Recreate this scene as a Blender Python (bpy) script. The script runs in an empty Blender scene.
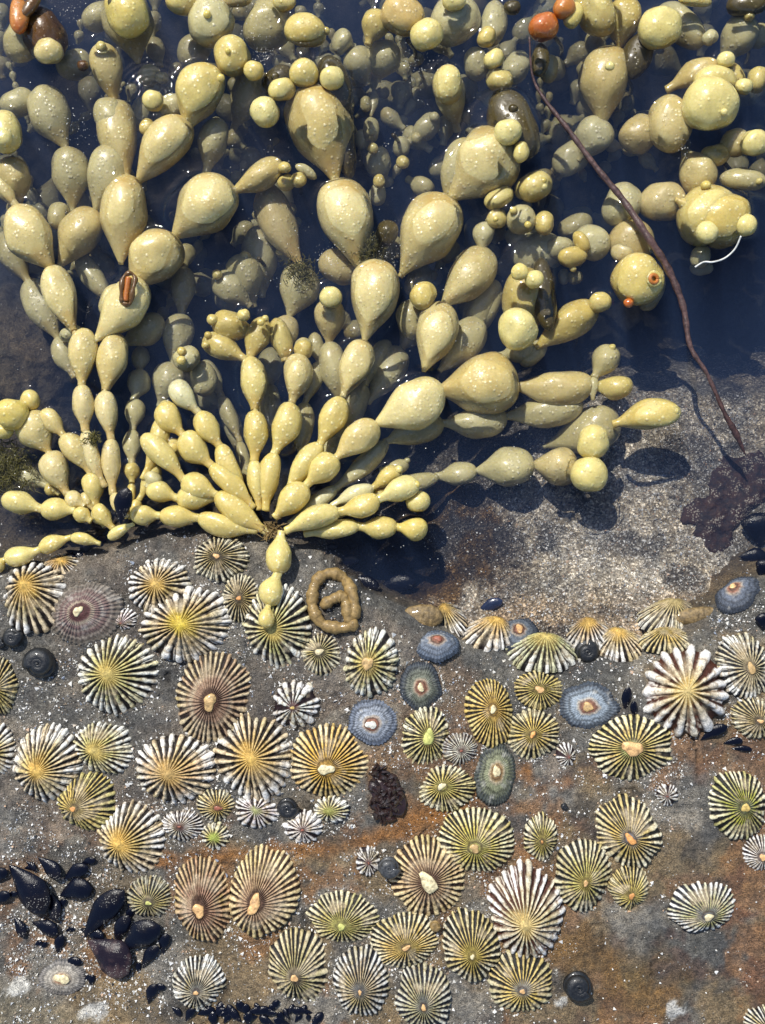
import bpy, math, random
import numpy as np
from mathutils import Vector, Matrix
random.seed(7)
rng = np.random.default_rng(7)
sc = bpy.context.scene
# ------------------------------------------------------------------ scale, camera, light
S = 0.00036            # metres per layout unit (a 70 unit limpet is 25 mm across)
D = 1100.0             # camera height above the water, layout units
SUN_EL, SUN_AZ = 50.0, -27.0
cam_d = bpy.data.cameras.new('camera'); cam = bpy.data.objects.new('camera', cam_d)
sc.collection.objects.link(cam); sc.camera = cam
cam.location = (0, 0, D * S)
cam_d.sensor_fit = 'VERTICAL'; cam_d.angle_y = 2 * math.atan(512 / D)
cam_d.clip_start = 0.005; cam_d.clip_end = 50
w = bpy.data.worlds.new('World'); sc.world = w; w.use_nodes = True
nt = w.node_tree; nt.nodes.clear()
sky = nt.nodes.new('ShaderNodeTexSky'); sky.sky_type = 'NISHITA'; sky.sun_disc = False
sky.sun_elevation = math.radians(SUN_EL); sky.sun_rotation = math.radians(SUN_AZ)
bg = nt.nodes.new('ShaderNodeBackground'); bg.inputs[1].default_value = 0.14
wo = nt.nodes.new('ShaderNodeOutputWorld')
nt.links.new(sky.outputs[0], bg.inputs[0]); nt.links.new(bg.outputs[0], wo.inputs[0])
sl = bpy.data.lights.new('sun', 'SUN'); sl.energy = 4.6; sl.angle = math.radians(0.5); sl.color = (1, .96, .88)
so = bpy.data.objects.new('sun', sl); sc.collection.objects.link(so)
az, el = math.radians(SUN_AZ), math.radians(SUN_EL)
to_sun = Vector((math.sin(az) * math.cos(el), math.cos(az) * math.cos(el), math.sin(el)))
so.rotation_euler = to_sun.to_track_quat('Z', 'Y').to_euler(); so.location = to_sun
sc.view_settings.view_transform = 'Standard'; sc.view_settings.look = 'None'
sc.view_settings.exposure = 0.0; sc.view_settings.gamma = 1; sc.view_settings.use_curve_mapping = False
sc.cycles.use_denoising = True
sc.cycles.max_bounces = 8; sc.cycles.transparent_max_bounces = 12; sc.cycles.volume_bounces = 0
sc.cycles.diffuse_bounces = 3; sc.cycles.glossy_bounces = 3
sc.cycles.caustics_reflective = False; sc.cycles.sample_clamp_indirect = 4
# ------------------------------------------------------------------ small helpers
COL = sc.collection
def plan(px, py, z=0.0):
    """ground-plan position (units, y down) of what is seen at px,py when it lies at height z"""
    k = (D - z) / D
    return (px - 382.5) * k, (py - 512.0) * k
def W3(u, v, z): return Vector((u * S, -v * S, z * S))
def P(px, py, z=0.0):
    u, v = plan(px, py, z); return W3(u, v, z)
_LAT = {}
def vnoise(x, y, scale, seed=0):
    x = np.asarray(x, float) / scale; y = np.asarray(y, float) / scale
    if seed not in _LAT: _LAT[seed] = np.random.default_rng(1000 + seed).random((256, 256))
    r = _LAT[seed]
    xi = np.floor(x).astype(int); yi = np.floor(y).astype(int)
    fx = x - xi; fy = y - yi; fx = fx * fx * (3 - 2 * fx); fy = fy * fy * (3 - 2 * fy)
    a = r[xi & 255, yi & 255]; b = r[(xi + 1) & 255, yi & 255]
    c = r[xi & 255, (yi + 1) & 255]; d = r[(xi + 1) & 255, (yi + 1) & 255]
    return (a * (1 - fx) + b * fx) * (1 - fy) + (c * (1 - fx) + d * fx) * fy
def fbm(x, y, scale, seed=0, octv=4):
    t = 0; a = .5; s = 0
    for k in range(octv):
        t = t + a * vnoise(x, y, scale / 2 ** k, seed + 17 * k); s += a; a *= .55
    return t / s
def sstep(a, b, x):
    t = np.clip((np.asarray(x, float) - a) / (b - a), 0, 1); return t * t * (3 - 2 * t)
def mesh(name, verts, faces, mat, parent=None, col=None, smooth=True):
    verts = np.asarray(verts, np.float32); faces = np.asarray(faces, np.int32)
    me = bpy.data.meshes.new(name)
    me.vertices.add(len(verts)); me.vertices.foreach_set('co', verts.ravel())
    k = faces.shape[1]
    me.loops.add(faces.size); me.loops.foreach_set('vertex_index', faces.ravel())
    me.polygons.add(len(faces)); me.polygons.foreach_set('loop_start', np.arange(0, faces.size, k, dtype=np.int32))
    me.update(calc_edges=True)
    me.polygons.foreach_set('use_smooth', np.full(len(faces), smooth, bool))
    if col is not None:
        at = me.color_attributes.new('Col', 'FLOAT_COLOR', 'POINT')
        c = np.ones((len(verts), 4), np.float32); c[:, :3] = np.clip(col, 0, 1); at.data.foreach_set('color', c.ravel())
    me.update()
    me.materials.append(mat)
    o = bpy.data.objects.new(name, me); COL.objects.link(o)
    if parent is not None: o.parent = parent
    return o
def tag(o, label=None, cat=None, group=None, kind=None):
    if label: o['label'] = label
    if cat: o['category'] = cat
    if group: o['group'] = group
    if kind: o['kind'] = kind
    return o
def empty(name, loc):
    o = bpy.data.objects.new(name, None); COL.objects.link(o); o.location = loc
    o.empty_display_size = .003; return o
def child(o, root):
    o.parent = root; o.location = o.location - root.location; return o
def gridfaces(nu, nv, wrap=False):
    """faces of a grid of nv rows with nu verts; wrap closes each row"""
    m = nu if wrap else nu - 1
    i = np.arange(m); j = np.arange(nv - 1)
    I, J = np.meshgrid(i, j); I2 = (I + 1) % nu
    return np.stack([J * nu + I, J * nu + I2, (J + 1) * nu + I2, (J + 1) * nu + I], -1).reshape(-1, 4)
# ------------------------------------------------------------------ materials
def mat(name):
    m = bpy.data.materials.new(name); m.use_nodes = True; n = m.node_tree; n.nodes.clear()
    out = n.nodes.new('ShaderNodeOutputMaterial'); b = n.nodes.new('ShaderNodeBsdfPrincipled')
    n.links.new(b.outputs[0], out.inputs[0]); return m, n, b, out
def N(n, t, **kw):
    x = n.nodes.new(t)
    for k, v in kw.items():
        if hasattr(x, k): setattr(x, k, v)
    return x
def L(n, a, b): n.links.new(a, b)
def ramp(n, src, stops):
    r = N(n, 'ShaderNodeValToRGB'); e = r.color_ramp.elements
    while len(e) < len(stops): e.new(.5)
    for q, (p, c) in zip(e, stops):
        q.position = p; q.color = (*c, 1) if len(c) == 3 else c
    L(n, src, r.inputs[0]); return r.outputs[0]
def noise(n, vec, scale, detail=4, rough=.6):
    x = N(n, 'ShaderNodeTexNoise'); x.inputs['Scale'].default_value = scale
    x.inputs['Detail'].default_value = detail; x.inputs['Roughness'].default_value = rough
    L(n, vec, x.inputs['Vector']); return x.outputs['Fac']
def voro(n, vec, scale, feature='F1', rnd=1.0):
    x = N(n, 'ShaderNodeTexVoronoi'); x.feature = feature; x.inputs['Scale'].default_value = scale
    x.inputs['Randomness'].default_value = rnd; L(n, vec, x.inputs['Vector']); return x
def mix(n, fac, a, b, mode='MIX'):
    x = N(n, 'ShaderNodeMix'); x.data_type = 'RGBA'; x.blend_type = mode
    for s, v in ((x.inputs[0], fac), (x.inputs[6], a), (x.inputs[7], b)):
        if isinstance(v, (int, float)): s.default_value = v
        elif isinstance(v, tuple): s.default_value = (*v, 1)
        else: L(n, v, s)
    return x.outputs[2]
def mth(n, op, a, b=0.0, clamp=False):
    x = N(n, 'ShaderNodeMath'); x.operation = op; x.use_clamp = clamp
    for s, v in ((x.inputs[0], a), (x.inputs[1], b)):
        if isinstance(v, (int, float)): s.default_value = v
        else: L(n, v, s)
    return x.outputs[0]
def bump(n, b, hgt, dist, strength=1.0, normal=None):
    x = N(n, 'ShaderNodeBump'); x.inputs['Strength'].default_value = strength
    x.inputs['Distance'].default_value = dist; L(n, hgt, x.inputs['Height'])
    if normal is not None: L(n, normal, x.inputs['Normal'])
    L(n, x.outputs[0], b.inputs['Normal']); return x.outputs[0]
def bead_mat(name, c1, c2, dots=1.0, sss=.35, tint=(.72, .66, .36)):
    m, n, b, out = mat(name); tc = N(n, 'ShaderNodeTexCoord').outputs['Object']
    inf = N(n, 'ShaderNodeObjectInfo').outputs['Random']
    base = mix(n, inf, c1, c2)
    blot = noise(n, tc, 130, 3)
    base = mix(n, ramp(n, blot, [(.42, (0, 0, 0)), (.7, (.55, .55, .55))]), base, tuple(x * .78 for x in c2))
    fine = noise(n, tc, 900, 4, .7)
    base = mix(n, 1.0, base, ramp(n, fine, [(.30, (.88, .86, .78)), (.62, (1.06, 1.05, 1.04))]), 'MULTIPLY')
    base = mix(n, ramp(n, noise(n, tc, 55, 4, .65), [(.50, (0, 0, 0)), (.66, (.75, .75, .75))]), base, tuple(x * y for x, y in zip(c1, (.80, .66, .42))))
    v = voro(n, tc, 1 / (5.4 * S), rnd=.9)
    dot = ramp(n, v.outputs['Distance'], [(.06, (1, 1, 1)), (.36, (0, 0, 0))])
    sel = ramp(n, noise(n, tc, 90, 1), [(.33, (0, 0, 0)), (.48, (1, 1, 1))])
    dot = mth(n, 'MULTIPLY', dot, sel)
    base = mix(n, mth(n, 'MULTIPLY', dot, .85 * dots), base, tint)
    v2 = voro(n, tc, 1 / (4.2 * S))                       # dark pores
    pore = ramp(n, v2.outputs['Distance'], [(.09, (1, 1, 1)), (.16, (0, 0, 0))])
    pore = mth(n, 'MULTIPLY', pore, ramp(n, noise(n, tc, 300, 1), [(.52, (0, 0, 0)), (.6, (.7, .7, .7))]))
    base = mix(n, pore, base, (.16, .12, .05))
    v3 = voro(n, tc, 1 / (3.0 * S))                       # sand specks stuck to the skin
    sp = ramp(n, v3.outputs['Distance'], [(.12, (1, 1, 1)), (.2, (0, 0, 0))])
    sp = mth(n, 'MULTIPLY', sp, ramp(n, noise(n, tc, 180, 2), [(.60, (0, 0, 0)), (.66, (1, 1, 1))]))
    base = mix(n, sp, base, (.75, .74, .66))
    L(n, base, b.inputs['Base Color'])
    L(n, ramp(n, noise(n, tc, 160, 3), [(.4, (.25,) * 3), (.6, (.5,) * 3)]), b.inputs['Roughness'])
    b.inputs['Subsurface Weight'].default_value = sss; b.inputs['Subsurface Scale'].default_value = 9 * S
    b.inputs['Subsurface Radius'].default_value = (1.0, .8, .35)
    b.inputs['Coat Weight'].default_value = .6; b.inputs['Coat Roughness'].default_value = .05
    h = mth(n, 'ADD', mth(n, 'MULTIPLY', dot, .55), mth(n, 'MULTIPLY', noise(n, tc, 200, 3, .5), .8))
    h = mth(n, 'ADD', h, mth(n, 'MULTIPLY', sp, .8))
    bump(n, b, h, 1.25 * S, 1.0)
    return m
BM = {
 'k': bead_mat('dark_water_edge', (.012, .011, .006), (.02, .017, .008), .1, 0, (.05, .04, .02)),  # unused black for dark water rims imitated as weed
 'c': bead_mat('seaweed_cream', (.60, .48, .19), (.67, .58, .28), 1.0, .6, (.78, .70, .40)),
 't': bead_mat('seaweed_tan', (.58, .47, .21), (.65, .56, .29), .6, .6),
 'y': bead_mat('seaweed_yellow', (.60, .47, .14), (.67, .57, .22), .9, .6, (.82, .75, .42)),
 'b': bead_mat('seaweed_bright_yellow', (.64, .50, .12), (.68, .60, .26), .8, .5, (.75, .68, .3)),
 'd': bead_mat('seaweed_dull', (.52, .46, .22), (.62, .58, .33), .8, .4, (.66, .62, .45)),
 'o': bead_mat('seaweed_olive_dark_rim', (.045, .035, .008), (.10, .075, .018), .4, .2, (.3, .25, .08)),  # olive seaweed, darkened so its beads stand in for dark refracted water rims
 'g': bead_mat('seaweed_orange', (.46, .10, .012), (.52, .20, .03), .5, .4, (.75, .4, .12)),
 'r': bead_mat('seaweed_rotting_brown', (.10, .045, .008), (.14, .065, .01), .2, .2, (.3, .15, .03)),
}
def vc_mat(name, rough=.5, coat=.2, nscale=600, amt=.35, bd=.5, bs=900):
    m, n, b, out = mat(name); tc = N(n, 'ShaderNodeTexCoord').outputs['Object']
    a = N(n, 'ShaderNodeAttribute'); a.attribute_name = 'Col'
    f = noise(n, tc, nscale, 5, .65)
    c = mix(n, 1.0, a.outputs['Color'], ramp(n, f, [(.36, (1 - amt,) * 3), (.66, (1 + amt * .8,) * 3)]), 'MULTIPLY')
    L(n, c, b.inputs['Base Color']); b.inputs['Roughness'].default_value = rough
    b.inputs['Coat Weight'].default_value = coat; b.inputs['Coat Roughness'].default_value = .15
    b.inputs['Specular IOR Level'].default_value = .25
    bump(n, b, noise(n, tc, bs, 4, .7), bd * S, .8)
    return m
M_shell = vc_mat('limpet_shell', .45, .0, 1400, .42, .8, 1500)
M_chip = vc_mat('shell_grit', .4, .1, 2000, .2, .1)
def plain(name, c, rough, coat=0, var=.3, ns=500, bd=.5, bs=800, spec=.5):
    m, n, b, out = mat(name); tc = N(n, 'ShaderNodeTexCoord').outputs['Object']
    f = noise(n, tc, ns, 4)
    L(n, mix(n, ramp(n, f, [(.35, (0, 0, 0)), (.65, (1, 1, 1))]), tuple(x * (1 - var) for x in c), tuple(min(1, x * (1 + var)) for x in c)), b.inputs['Base Color'])
    b.inputs['Roughness'].default_value = rough; b.inputs['Coat Weight'].default_value = coat
    b.inputs['Coat Roughness'].default_value = .08; b.inputs['Specular IOR Level'].default_value = spec
    bump(n, b, noise(n, tc, bs, 4, .7), bd * S, .8)
    return m
M_mussel = plain('mussel_blue_black', (.006, .007, .014), .3, .3, .8, 300, 1.2, 500)
def mussel_material(name, c, c2):
    m, n, b, out = mat(name); tc = N(n, 'ShaderNodeTexCoord').outputs['Object']
    x = mix(n, ramp(n, noise(n, tc, 110, 4, .65), [(.48, (0, 0, 0)), (.66, (1, 1, 1))]), c, c2)
    g = voro(n, tc, 1 / (1.7 * S)); k = ramp(n, noise(n, tc, 130, 4, .7), [(.55, (0, 0, 0)), (.66, (1, 1, 1))])
    k = mth(n, 'MULTIPLY', k, ramp(n, g.outputs['Distance'], [(.22, (1, 1, 1)), (.36, (0, 0, 0))]))
    x = mix(n, k, x, (.55, .53, .48)); L(n, x, b.inputs['Base Color'])
    L(n, ramp(n, noise(n, tc, 200, 3), [(.4, (.14,) * 3), (.65, (.34,) * 3)]), b.inputs['Roughness']); b.inputs['Specular IOR Level'].default_value = .28
    h = mth(n, 'ADD', noise(n, tc, 450, 5, .7), mth(n, 'MULTIPLY', k, .8)); bump(n, b, h, .9 * S, .8); return m
M_mussel = mussel_material('mussel_blue_black', (.003, .004, .011), (.010, .008, .010))
M_musselp = mussel_material('mussel_worn_purple', (.012, .008, .014), (.075, .045, .045))
M_snail = plain('snail_black', (.012, .013, .015), .42, .25, .4, 900, .8, 1100)
M_wood = plain('stem_brown', (.085, .045, .038), .4, .3, .5, 600, 1.0, 700)
M_coil = plain('coil_brown', (.26, .17, .06), .6, .15, .35, 700, .8, 700)
M_anem = plain('anemone_tan', (.20, .135, .055), .5, .3, .5, 700, 2.2, 600)
M_weed = plain('dark_weed', (.022, .010, .009), .3, .5, .5, 400, 1.0, 600)
M_algae = plain('algae_green', (.10, .09, .02), .5, .1, .5, 500, .5, 800)
M_hair = plain('white_thread', (.7, .7, .66), .4)
M_crust = plain('crust_dark_red', (.035, .016, .014), .6, .1, .7, 350, 1.5, 500)
M_apex = {k: plain('apex_' + k, c, .5, .1, .45, 700, 1.2, 700) for k, c in dict(
 peach=(.72, .42, .18), orange=(.75, .33, .10), cream=(.72, .60, .36), tan=(.50, .33, .14), green=(.55, .55, .16), white=(.75, .70, .60), yellow=(.62, .44, .13), red=(.30, .10, .06)).items()}
def crust_material():
    m, n, b, out = mat('crust_maroon'); tc = N(n, 'ShaderNodeTexCoord').outputs['Object']
    c = mix(n, ramp(n, noise(n, tc, 300, 4), [(.4, (0, 0, 0)), (.6, (1, 1, 1))]), (.022, .014, .016), (.06, .026, .018))
    g = voro(n, tc, 1 / (2.0 * S)); k = ramp(n, noise(n, tc, 160, 4, .7), [(.50, (0, 0, 0)), (.58, (1, 1, 1))])
    k = mth(n, 'MULTIPLY', k, ramp(n, g.outputs['Distance'], [(.3, (1, 1, 1)), (.5, (0, 0, 0))]))
    c = mix(n, k, c, (.42, .38, .32)); L(n, c, b.inputs['Base Color']); b.inputs['Roughness'].default_value = .6
    bump(n, b, noise(n, tc, 500, 5, .7), 3 * S, 1.0); return m
M_crust = crust_material()
# rock and sand
def rock_material(name, sand=False):
    m, n, b, out = mat(name); tc = N(n, 'ShaderNodeTexCoord').outputs['Object']
    a = N(n, 'ShaderNodeAttribute'); a.attribute_name = 'Col'
    f1 = noise(n, tc, 500, 6, .7); f2 = noise(n, tc, 2200, 3, .6); f3 = noise(n, tc, 90, 5, .6)
    c = mix(n, 1.0, a.outputs['Color'], ramp(n, f1, [(.32, (.42,) * 3), (.70, (1.45,) * 3)]), 'MULTIPLY')
    c = mix(n, 1.0, c, ramp(n, f3, [(.32, (.62, .65, .70)), (.68, (1.3, 1.22, 1.1))]), 'MULTIPLY')
    v = voro(n, tc, 1 / (1.9 * S)); g = v.outputs['Color']
    if sand:
        sepx = N(n, 'ShaderNodeSeparateColor'); L(n, g, sepx.inputs[0])
        gc = ramp(n, sepx.outputs[0], [(0, (.30, .26, .20)), (.45, (.75, .70, .62)), (.8, (1.3, 1.25, 1.15)), (.93, (2.6, 2.6, 2.6))])
        c = mix(n, .85, c, gc, 'MULTIPLY')
    sepy = N(n, 'ShaderNodeSeparateColor'); L(n, g, sepy.inputs[0])
    if not sand:
        pit = ramp(n, f2, [(.34, (.35,) * 3), (.50, (.95,) * 3), (.64, (1.5,) * 3)])
        c = mix(n, .85, c, pit, 'MULTIPLY')
    L(n, c, b.inputs['Base Color']); b.inputs['Roughness'].default_value = .55
    rr = ramp(n, f3, [(.38, (.60,) * 3), (.60, (.24,) * 3)]); L(n, rr, b.inputs['Roughness'])
    h = mth(n, 'ADD', mth(n, 'MULTIPLY', f1, 2.2), mth(n, 'MULTIPLY', f2, .9))
    if sand: h = mth(n, 'ADD', h, mth(n, 'MULTIPLY', v.outputs['Distance'], 1.0))
    bump(n, b, h, 2.0 * S, 1.0)
    return m
M_rock = rock_material('wet_rock'); M_sand = rock_material('shell_sand', True)
def water_material():
    m = bpy.data.materials.new('pool_water'); m.use_nodes = True; n = m.node_tree; n.nodes.clear()
    out = N(n, 'ShaderNodeOutputMaterial'); tr = N(n, 'ShaderNodeBsdfTransparent'); gl = N(n, 'ShaderNodeBsdfGlossy')
    gl.inputs['Roughness'].default_value = .03
    fr = N(n, 'ShaderNodeFresnel'); fr.inputs['IOR'].default_value = 1.333
    mx = N(n, 'ShaderNodeMixShader'); L(n, fr.outputs[0], mx.inputs[0]); L(n, tr.outputs[0], mx.inputs[1]); L(n, gl.outputs[0], mx.inputs[2])
    L(n, mx.outputs[0], out.inputs['Surface'])
    pv = N(n, 'ShaderNodeVolumePrincipled'); pv.inputs['Color'].default_value = (.085, .155, .37, 1)
    pv.inputs['Density'].default_value = 15.0; pv.inputs['Anisotropy'].default_value = .0
    pv.inputs['Absorption Color'].default_value = (.0, .0, .0, 1)
    L(n, pv.outputs[0], out.inputs['Volume']); return m
M_water = water_material()
# ------------------------------------------------------------------ the ground: rock platform, pool floor, sand shelf
SH = [(-400, 566), (0, 562), (60, 566), (120, 545), (190, 532), (265, 535), (300, 545), (345, 560), (385, 598), (430, 622), (470, 640), (505, 655), (560, 660), (640, 648), (700, 612), (740, 585), (765, 572), (1200, 540)]
SX = np.array([plan(a, b)[0] for a, b in SH]); SY = np.array([plan(a, b)[1] for a, b in SH])
def shore(u): return np.interp(u, SX, SY)
def crack_(u, v):
    return sstep(.011, .002, np.abs(fbm(u, v, 120, 60, 5) - .5)) * sstep(.46, .54, vnoise(u, v, 60, 61)) * sstep(120, 160, v)
def mound_(u, v):
    return sstep(0, 14, (v - 448) - .34 * (u + 382) + (fbm(u, v, 30, 27) - .5) * 24) * sstep(-150, -190, u)
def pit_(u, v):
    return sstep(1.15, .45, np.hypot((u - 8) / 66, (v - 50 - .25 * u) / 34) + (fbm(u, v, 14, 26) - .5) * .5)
def rock_z(u, v):
    u = np.asarray(u, float); v = np.asarray(v, float)
    sv = shore(u) + (fbm(u, v, 40, 3) - .5) * 14
    d = v - sv
    right = sstep(30, 140, u)
    wdt = 14 + 10 * right
    top = 24 + 0.012 * (v - 100) + (fbm(u, v, 160, 5) - .5) * 22 + (fbm(u, v, 24, 9) - .5) * 4 + (fbm(u, v, 6, 12, 2) - .5) * 1.6
    up = top * (1 - np.exp(-np.maximum(d, 0) / wdt))
    slope = 2.0 - .55 * right
    dn = np.maximum(d, -400) * slope
    floor = -210 + (fbm(u, v, 70, 21) - .5) * 90
    leftrise = sstep(-240, -390, u) * sstep(-340, -190, v) * 165
    floor = floor + leftrise + (fbm(u, v, 18, 22) - .5) * 14
    dn = np.maximum(dn + (fbm(u, v, 22, 23) - .5) * 12 * sstep(0, -20, d), floor)
    z = np.where(d > 0, up, np.minimum(dn, 0))
    # second low step of rock across the bottom right, small hollows on the left where mussels sit
    z = z + 6 * sstep(180, 330, v + .15 * u) 
    hol = np.exp(-(((u + 300) / 85) ** 2 + ((v - 395) / 60) ** 2)); z = z - 12 * hol
    z = z - 40 * pit_(u, v) - 3.0 * crack_(u, v) + 11 * mound_(u, v)
    return z
def sand_z(u, v):
    u = np.asarray(u, float); v = np.asarray(v, float)
    edge = np.interp(u, [-60, 60, 140, 180, 260, 320, 400, 800], [80, 0, -60, -96, -120, -120, -118, -118])  # where the shelf falls away
    e = v - edge + (fbm(u, v, 50, 31) - .5) * 46
    z = -13 - np.maximum(128 - v, 0) * .27 + (fbm(u, v, 60, 33) - .5) * 18 + (fbm(u, v, 12, 34) - .5) * 5 + (fbm(u, v, 4, 35, 2) - .5) * 2.0
    z = z - 45 * pit_(u, v) + 8 * sstep(200, 260, u) * sstep(30, 70, v)
    z = z - np.maximum(-e, 0) * 1.3 - 60 * sstep(30, -90, u) - 8 * sstep(12, -30, e)
    return z
def ground_z(u, v): return np.maximum(rock_z(u, v), sand_z(u, v))
def lerp(a, b, t): return a + (b - a) * t[..., None]
def seg_dist(u, v, pts):
    best = np.full(np.shape(u), 1e9)
    for (a, b) in zip(pts[:-1], pts[1:]):
        a = np.array(plan(*a, 20)); b = np.array(plan(*b, 20)); ab = b - a
        t = np.clip(((u - a[0]) * ab[0] + (v - a[1]) * ab[1]) / (ab @ ab), 0, 1)
        best = np.minimum(best, np.hypot(u - a[0] - t * ab[0], v - a[1] - t * ab[1]))
    return best
def sheet(name, fz, mat_, colf, ext):
    xs = np.concatenate([np.arange(-ext[0], -440, 40), np.arange(-440, 440, 2.2), np.arange(440, ext[0], 40)])
    ys = np.concatenate([np.arange(-ext[1], -560, 40), np.arange(-560, 560, 2.2), np.arange(560, ext[1], 40)])
    U, V = np.meshgrid(xs, ys); Z = fz(U, V)
    c = colf(U, V, Z)
    o = mesh(name, np.stack([U * S, -V * S, Z * S], -1).reshape(-1, 3), gridfaces(len(xs), len(ys))[:, ::-1], mat_, col=c.reshape(-1, 3))
    return tag(o, kind='structure')
def rock_col(U, V, Z):
    g = fbm(U, V, 90, 41); c = lerp(np.array([.135, .132, .12]), np.array([.27, .25, .215]), sstep(.3, .7, g))
    c = lerp(c, np.array([.25, .175, .085]), .8 * sstep(.42, .58, fbm(U, V, 70, 43)) * sstep(120, 330, V + .5 * U)); c = lerp(c, np.array([.08, .08, .08]), .6 * sstep(.52, .66, fbm(U, V, 22, 44)))              # olive brown film
    rz = sstep(120, 330, V + .35 * U) * .9 + .15
    rust = sstep(.50, .60, fbm(U, V, 60, 45) * .75 + fbm(U, V, 12, 46) * .25) * rz
    c = lerp(c, np.array([.30, .15, .06]), .65 * rust)
    dark = sstep(.50, .62, fbm(U, V, 28, 49)) * sstep(0, 300, U) * sstep(150, 300, V); c = lerp(c, np.array([.12, .055, .04]), .5 * dark)
    band = seg_dist(U, V, [(160, 858), (250, 852), (330, 846), (405, 826), (470, 792), (520, 770)])
    bn = band + (fbm(U, V, 18, 47) - .5) * 26
    c = lerp(c, np.array([.32, .14, .035]), .8 * sstep(14, 0, bn))
    ol = seg_dist(U, V, [(560, 940), (620, 960), (660, 1000)]) + (fbm(U, V, 30, 48) - .5) * 70
    c = lerp(c, np.array([.20, .12, .03]), .6 * sstep(40, 5, ol))
    gr = seg_dist(U, V, [(40, 690), (180, 800), (300, 780)]) + (fbm(U, V, 30, 52) - .5) * 60
    c = lerp(c, np.array([.15, .145, .13]), .5 * sstep(40, 5, gr))
    c = lerp(c, np.array([.008, .006, .004]), .97 * sstep(0, .5, pit_(U, V))); c = lerp(c, np.array([.04, .035, .03]), .7 * crack_(U, V))  # near-black pit: shade under the seaweed painted in, with dark algae; then cracks
    under = sstep(2, -8, Z) * (1 - pit_(U, V)); c = lerp(c, np.array([.15, .11, .055]), .7 * under)
    c = lerp(c, np.array([.11, .11, .095]), sstep(-40, -110, Z))
    c = lerp(c, np.array([.30, .25, .16]), .7 * mound_(U, V))
    for (a, b, ra, rb) in ((675, 1008, 13, 12), (95, 1008, 20, 10), (612, 838, 14, 8), (20, 985, 12, 9), (560, 1000, 8, 8)):
        p_ = plan(a, b, 25); q = np.hypot((U - p_[0]) / ra, (V - p_[1]) / rb) + (fbm(U, V, 8, 55) - .5) * 1.6
        c = lerp(c, np.array([.66, .66, .63]), .9 * sstep(.8, .55, q))
    return c
def brown_(U, V):
    return sstep(100, 56, np.hypot((U - 66) * 1.0, (V - 22) * 1.0) + (fbm(U, V, 30, 62) - .5) * 100)
def sand_col(U, V, Z):
    c = lerp(np.array([.60, .55, .45]), np.array([.82, .78, .69]), sstep(.35, .65, fbm(U, V, 50, 61)))
    br = brown_(U, V)
    c = lerp(c, np.array([.10, .055, .013]) * (3.2 * fbm(U, V, 12, 67) ** 2.2)[..., None], br * .95)
    c = lerp(c, np.array([.010, .007, .004]), .97 * sstep(0, .5, pit_(U, V)))  # the hollow's shade and algae painted into the sand colour as well
    sh = sstep(60, 120, V + (fbm(U, V, 30, 63) - .5) * 60); c = lerp(c, np.array([.34, .20, .08]), .6 * sh)
    gp = sstep(.50, .62, fbm(U, V, 34, 64)); c = lerp(c, np.array([.10, .10, .10]), .75 * gp)
    return c
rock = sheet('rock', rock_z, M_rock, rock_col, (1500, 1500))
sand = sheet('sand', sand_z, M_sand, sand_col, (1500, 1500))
def on_ground(px, py, lift=0):
    z = 10.0
    for _ in range(6):
        u, v = plan(px, py, z); z = float(ground_z(u, v)) + lift
    return u, v, z
def gnormal(u, v, e=10):
    dx = float(ground_z(u + e, v) - ground_z(u - e, v)) / (2 * e); dy = float(ground_z(u, v + e) - ground_z(u, v - e)) / (2 * e)
    return Vector((-dx, dy, 1)).normalized()
# ------------------------------------------------------------------ bead seaweed
TO = {'A': (0, 0), 'B': (230, 0), 'C': (459, 0), 'D': (0, 270), 'E': (200, 270), 'F': (459, 270)}
def tile(c, x, y): return TO[c][0] + x * .4, TO[c][1] + y * .4
EMERGE = []      # (u, v, r) where beads break the surface
def bead_mesh(p0, p1, wd, kind='tear', seed=0, big=None):
    """p0,p1 world ends; wd world width. A skin of revolution that tapers to the neck at p0."""
    r = random.Random(seed)
    ax = p1 - p0; ln = ax.length; q = ax.to_track_quat('Z', 'Y').to_matrix()
    big = wd / S > 30 if big is None else big
    ns, nr = (28, 22) if big else ((20, 15) if wd / S > 12 else (12, 9))
    t = np.linspace(0, 1, nr); t = .5 - .5 * np.cos(math.pi * t)
    if kind == 'tear':
        pk = r.uniform(.54, .62); s = t ** (math.log(.5) / math.log(pk))
        e_ = np.where(s > .5, 2.5, 2.0); f = np.sqrt(np.clip(1 - np.abs(2 * s - 1) ** e_, 0, 1)) * (.50 + .50 * sstep(0, .55, t))
        neck = .10 + .27 * float(sstep(46, 20, wd / S))
        f = np.maximum(f, neck * np.where((t < .5), 1, .8)); f[0] = f[-1] = .01
    elif kind == 'oval':
        f = np.sqrt(np.clip(1 - np.abs(2 * t - 1) ** 2.3, 0, 1)); f[0] = f[-1] = .01
    else:
        f = np.sqrt(np.clip(1 - (2 * t - 1) ** 2, 0, 1)); f[0] = f[-1] = .01
    th = np.arange(ns) / ns * 2 * math.pi
    T, F = np.meshgrid(th, f); TT = np.meshgrid(th, t)[1]
    a, b_, c_ = (r.uniform(0, 6.28) for _ in range(3))
    R = wd / 2 * F * (1 + .045 * np.sin(2 * T + a + 3 * TT) + .04 * np.sin(3 * T + b_ - 5 * TT) + .022 * np.sin(5 * T + 9 * TT + c_) + .02 * np.sin(4 * T - 13 * TT + a))
    bend = ln * .05 * r.uniform(-1, 1) * np.sin(math.pi * TT)
    X = R * np.cos(T) + bend; Y = R * np.sin(T); Z = TT * ln - ln / 2
    co = np.stack([X, Y, Z], -1).reshape(-1, 3) @ np.array(q).T
    return co, gridfaces(ns, nr, True)
bead_n = [0]
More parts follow.
